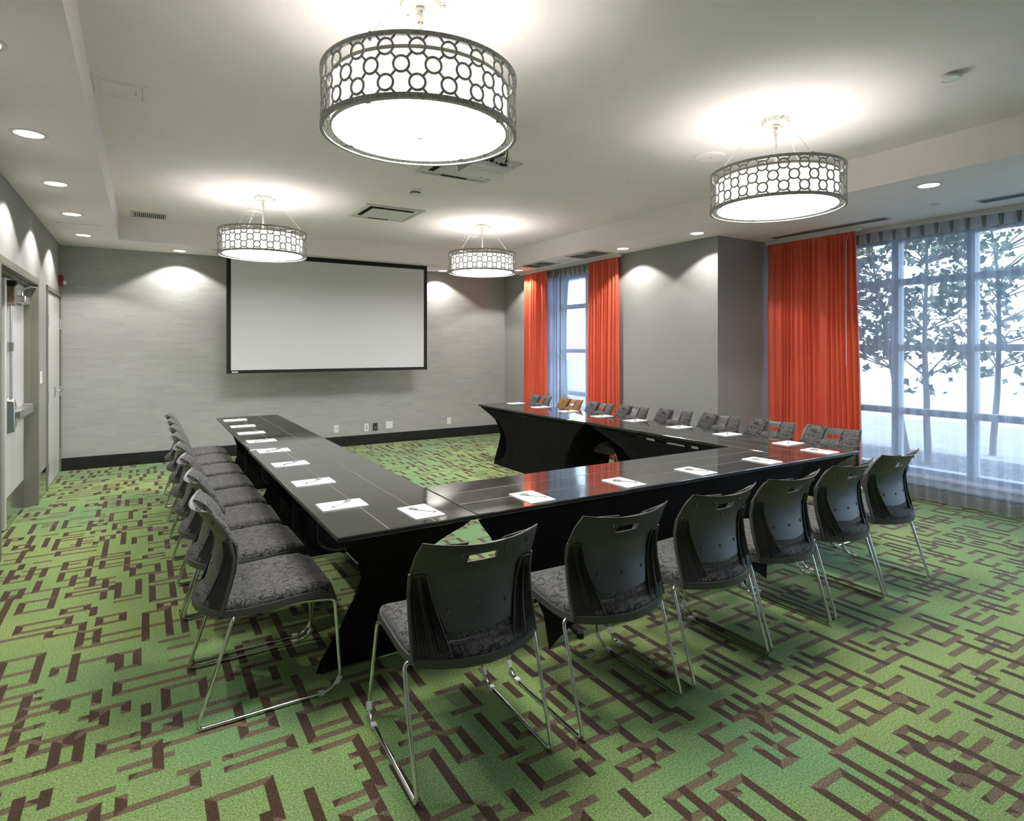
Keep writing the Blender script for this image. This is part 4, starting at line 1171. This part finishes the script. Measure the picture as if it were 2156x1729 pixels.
    mb = MB(); mb.slab(cf(True), cf(False), nsc, nzc, notch); mb.build('back_cushion', fabric, t, angle=60)
    # seat
    def seat_xy(s2, v):
        hwid = lerp_table([(0, 0.238), (0.15, 0.250), (0.7, 0.245), (0.93, 0.235), (1, 0.222)], v)
        x = s2 * hwid
        yr = -0.198 - 0.085 * (1 - s2 * s2)
        y = yr + (0.285 - 0.012 * s2 * s2 - yr) * v
        return x, y
    def seat_z(s2, v):
        z = lerp_table([(0, 0.437), (0.3, 0.430), (0.7, 0.440), (0.86, 0.438), (0.95, 0.415), (1, 0.390)], v)
        return z + 0.006 * s2 * s2
    vv = [0, 0.02, 0.06, 0.12, 0.25, 0.4, 0.55, 0.7, 0.8, 0.86, 0.91, 0.95, 0.98, 1]
    sv = [-1, -0.98, -0.94, -0.85, -0.65, -0.35, 0, 0.35, 0.65, 0.85, 0.94, 0.98, 1]
    def pf(dz, k=1.0):
        def f(i, j):
            x, y = seat_xy(sv[i] * k, vv[j]); return (x, y, seat_z(sv[i], vv[j]) + dz)
        return f
    mb = MB(); mb.slab(pf(0.0), pf(-0.030), len(sv) - 1, len(vv) - 1); mb.build('seat_pan', shellm, t, angle=50)
    def cu(i, j):
        x, y = seat_xy(sv[i] * 0.965, 0.02 + 0.965 * vv[j])
        e = {0: 0.15, 1: 0.6, 2: 0.9, len(vv) - 1: 0.2, len(vv) - 2: 0.6}.get(j, 1.0) * {0: 0.2, 1: 0.6, 2: 0.88, len(sv) - 1: 0.2, len(sv) - 2: 0.6, len(sv) - 3: 0.88}.get(i, 1.0)
        return (x, y + (0.010 if j >= len(vv) - 3 else 0) * e, seat_z(sv[i], vv[j]) + 0.034 * e)
    def cb(i, j):
        x, y = seat_xy(sv[i] * 0.965, 0.02 + 0.965 * vv[j]); return (x, y, seat_z(sv[i], vv[j]) - 0.001)
    mb = MB(); mb.slab(cu, cb, len(sv) - 1, len(vv) - 1); mb.build('seat_cushion', fabric, t, angle=60)
    # sled frame
    rt = 0.0078
    for s_ in (-1, 1):
        path = [(s_ * 0.10, -0.115, 0.404), (s_ * 0.262, -0.150, 0.414), (s_ * 0.263, -0.282, rt + 0.001), (s_ * 0.263, 0.225, rt + 0.001), (s_ * 0.260, 0.278, 0.048), (s_ * 0.228, 0.262, 0.392), (s_ * 0.218, 0.14, 0.404), (s_ * 0.215, -0.12, 0.404)]
        mb = MB(); mb.tube(fillet(path, 0.028, 5), rt, 10); lg = mb.build('sled_leg', 'chrome', t, angle=60)
        for (yy, zz) in ((0.195, rt + 0.001),):
            mb = MB(); mb.box(s_ * 0.263 - 0.012, yy - 0.014, 0.0005, s_ * 0.263 + 0.011, yy + 0.014, 0.020); mb.build('glide', 'glide', lg, bevel=0.004)
        mb = MB(); mb.cyl((s_ * 0.2615, 0.262, 0.035), (s_ * 0.2595, 0.279, 0.062), 0.0115, seg=10); mb.build('clip', 'glide', lg)
    mb = MB(); mb.tube([(-0.215, 0.10, 0.404), (0.215, 0.10, 0.404)], 0.007, 8); mb.tube([(-0.20, -0.115, 0.404), (0.20, -0.115, 0.404)], 0.007, 8); mb.build('cross_bar', 'chrome', t)
    return t
FR = [(1.027, 2.080, -2.0), (1.684, 2.060, -0.8), (2.302, 2.075, 1.2), (2.875, 2.098, 1.2), (3.472, 2.122, 1.6), (4.065, 2.146, 0.0)]
nth6 = ['first chair from the left in the front row, closest to the camera', 'second chair from the left in the front row', 'third chair from the left in the front row', 'fourth chair from the left in the front row', 'fifth chair from the left in the front row', 'last chair in the front row, beside the sheer curtain']
ch0 = make_chair('charcoal sled chair, ' + nth6[0])
ch0.location = (FR[0][0], FR[0][1], 0); ch0.rotation_euler = (0, 0, R(FR[0][2])); ch0['group'] = 'charcoal chairs in the front row'
for k in range(1, 6):
    x, y, a = FR[k]
    dup(ch0, (x, y, 0), R(a), 'charcoal sled chair, ' + nth6[k], 'charcoal chairs in the front row')
LY = [2.88, 3.47, 4.02, 4.56, 5.10, 5.64, 6.18, 6.72]
wl = ['nearest the camera', 'second from the camera', 'third from the camera', 'fourth from the camera', 'fifth from the camera', 'sixth from the camera', 'seventh from the camera', 'farthest, closest to the far wall']
for k, y in enumerate(LY):
    dup(ch0, (0.455 + (0.01 if k == 1 else 0), y, 0), R(-90 + [0, 1, -1, 0.5, 0, -1, 0.5, 0][k]), 'charcoal sled chair in the left row, ' + wl[k], 'charcoal chairs in the left row')
chb = None
RY = [2.795, 3.356, 3.90, 4.445, 4.985, 5.53, 6.12, 6.78]
RX = [4.625, 4.625, 4.60, 4.555, 4.47, 4.455, 4.46, 4.45]
wr = ['nearest the camera', 'second from the camera', 'third from the camera', 'fourth from the camera', 'fifth from the camera', 'sixth from the camera', None, 'farthest, by the narrow red drape']
for k, (x, y) in enumerate(zip(RX, RY)):
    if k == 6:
        chb = make_chair('chair coloured brown by painted glare in the right row against the far window', 'cushion_glare', 'shell_glare')  # same chair as its neighbours, with warm glare painted in as brown
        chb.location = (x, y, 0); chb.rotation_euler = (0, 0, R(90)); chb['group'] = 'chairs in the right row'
    else:
        dup(ch0, (x, y, 0), R(90 + [1, 0, -1, 1, 0, 0, 0, 1][k]), 'charcoal chair in the right row, ' + wr[k], 'chairs in the right row')

# ================================================================== outdoors
mb = MB(); mb.grid(lambda u, v: (XG + 0.2 + 2.0 * u, -12 + 26 * v, 0.10 + 0.05 * math.sin(3 * u * PI) * u + 0.02 * math.sin(37 * v + 5 * u)), 12, 60)
tag(mb.build('planting_bed', 'mulch'), 'dark mulch bed outside the bay window', 'ground', kind='structure')
mb = MB(); mb.box(XG + 2.15, -14, -0.1, 13.0, 14, 0.08)
tag(mb.build('pavement', 'concrete', smooth=False), 'sunlit pale pavement beyond the mulch', 'ground', kind='structure')
mb = MB(); mb.box(13.0, -40, -0.2, 60, 60, 0.0)
tag(mb.build('road', 'asphalt', smooth=False), 'pale road beyond the pavement', 'ground', kind='structure')
for nm in ('planting_bed', 'pavement', 'road'):
    o = bpy.data.objects[nm]; del o['category']
def tree(label, base, h, lean, seed, centre, radii, ncl, per, leaf=0.06, trunk=0.042):
    rnd = random.Random(seed)
    t = thing('tree', label, 'tree', base)
    mb = MB(); lv = MB()
    lean = Vector(lean); spine = []
    p = Vector((0, 0, -0.05)); d = lean.normalized()
    for k in range(13):
        spine.append(p.copy())
        d = (d + Vector((rnd.uniform(-1, 1), rnd.uniform(-1, 1), 0.5)) * 0.05).normalized(); p = p + d * h / 12
    for a in range(12):
        mb.cyl(spine[a], spine[a + 1], trunk * (1 - 0.065 * a), trunk * (1 - 0.065 * (a + 1)), seg=9, caps=False)
    cen = Vector(centre)
    for k in range(ncl):
        while True:
            q = Vector((rnd.uniform(-1, 1), rnd.uniform(-1, 1), rnd.uniform(-1, 1)))
            if q.length < 1: break
        c = cen + Vector((q.x * radii[0], q.y * radii[1], q.z * radii[2]))
        root = min(spine[4:], key=lambda w: (w - c).length + max(0, w.z - c.z + 0.1) * 2)
        mid = (root + c) / 2 + Vector((rnd.gauss(0, 0.05), rnd.gauss(0, 0.05), 0.08))
        mb.cyl(root, mid, 0.011, 0.008, seg=5, caps=False); mb.cyl(mid, c, 0.008, 0.003, seg=5, caps=False)
        m_ = int(per * rnd.uniform(0.5, 1.5))
        sp = rnd.uniform(0.09, 0.17)
        for i in range(m_):
            pt = c + Vector((rnd.gauss(0, sp), rnd.gauss(0, sp), rnd.gauss(0, sp * 0.8)))
            a = Vector((rnd.gauss(0, 1), rnd.gauss(0, 1), rnd.gauss(-0.3, 0.7))).normalized(); b_ = a.orthogonal().normalized()
            b_ = (b_ * math.cos(i) + a.cross(b_) * math.sin(i)).normalized(); n_ = a.cross(b_)
            z_ = leaf * rnd.uniform(0.55, 1.3)
            lv.add([pt - a * z_, pt - a * z_ * 0.1 + b_ * z_ * 0.75 + n_ * z_ * 0.2, pt + a * z_ * 0.2 + b_ * z_ * 0.3, pt + a * z_, pt + a * z_ * 0.2 - b_ * z_ * 0.3, pt - a * z_ * 0.1 - b_ * z_ * 0.75 + n_ * z_ * 0.2],
                   [(0, 1, 2, 3), (0, 3, 4, 5)])
    mb.build('trunk', 'bark', t, angle=60)
    lv.build('foliage', 'leaf', t, smooth=False, fixn=False, kind='stuff')
    return t
tree('leafy young tree centred outside the bay window', (8.1, 3.50, 0.10), 3.3, (0.02, 0.02, 1), 3, (0, 0, 2.2), (0.85, 0.85, 1.25), 62, 26)
tree('slim leaning tree outside the bay window by the red drape', (8.0, 3.66, 0.10), 2.9, (0.10, 0.30, 1), 7, (0.5, 0.95, 2.0), (0.75, 0.7, 1.0), 40, 26)
tree('tree farther out at the right photo edge', (9.5, 3.35, 0.08), 3.6, (0.0, -0.05, 1), 12, (0.0, -0.45, 2.3), (0.8, 1.0, 1.3), 42, 24)
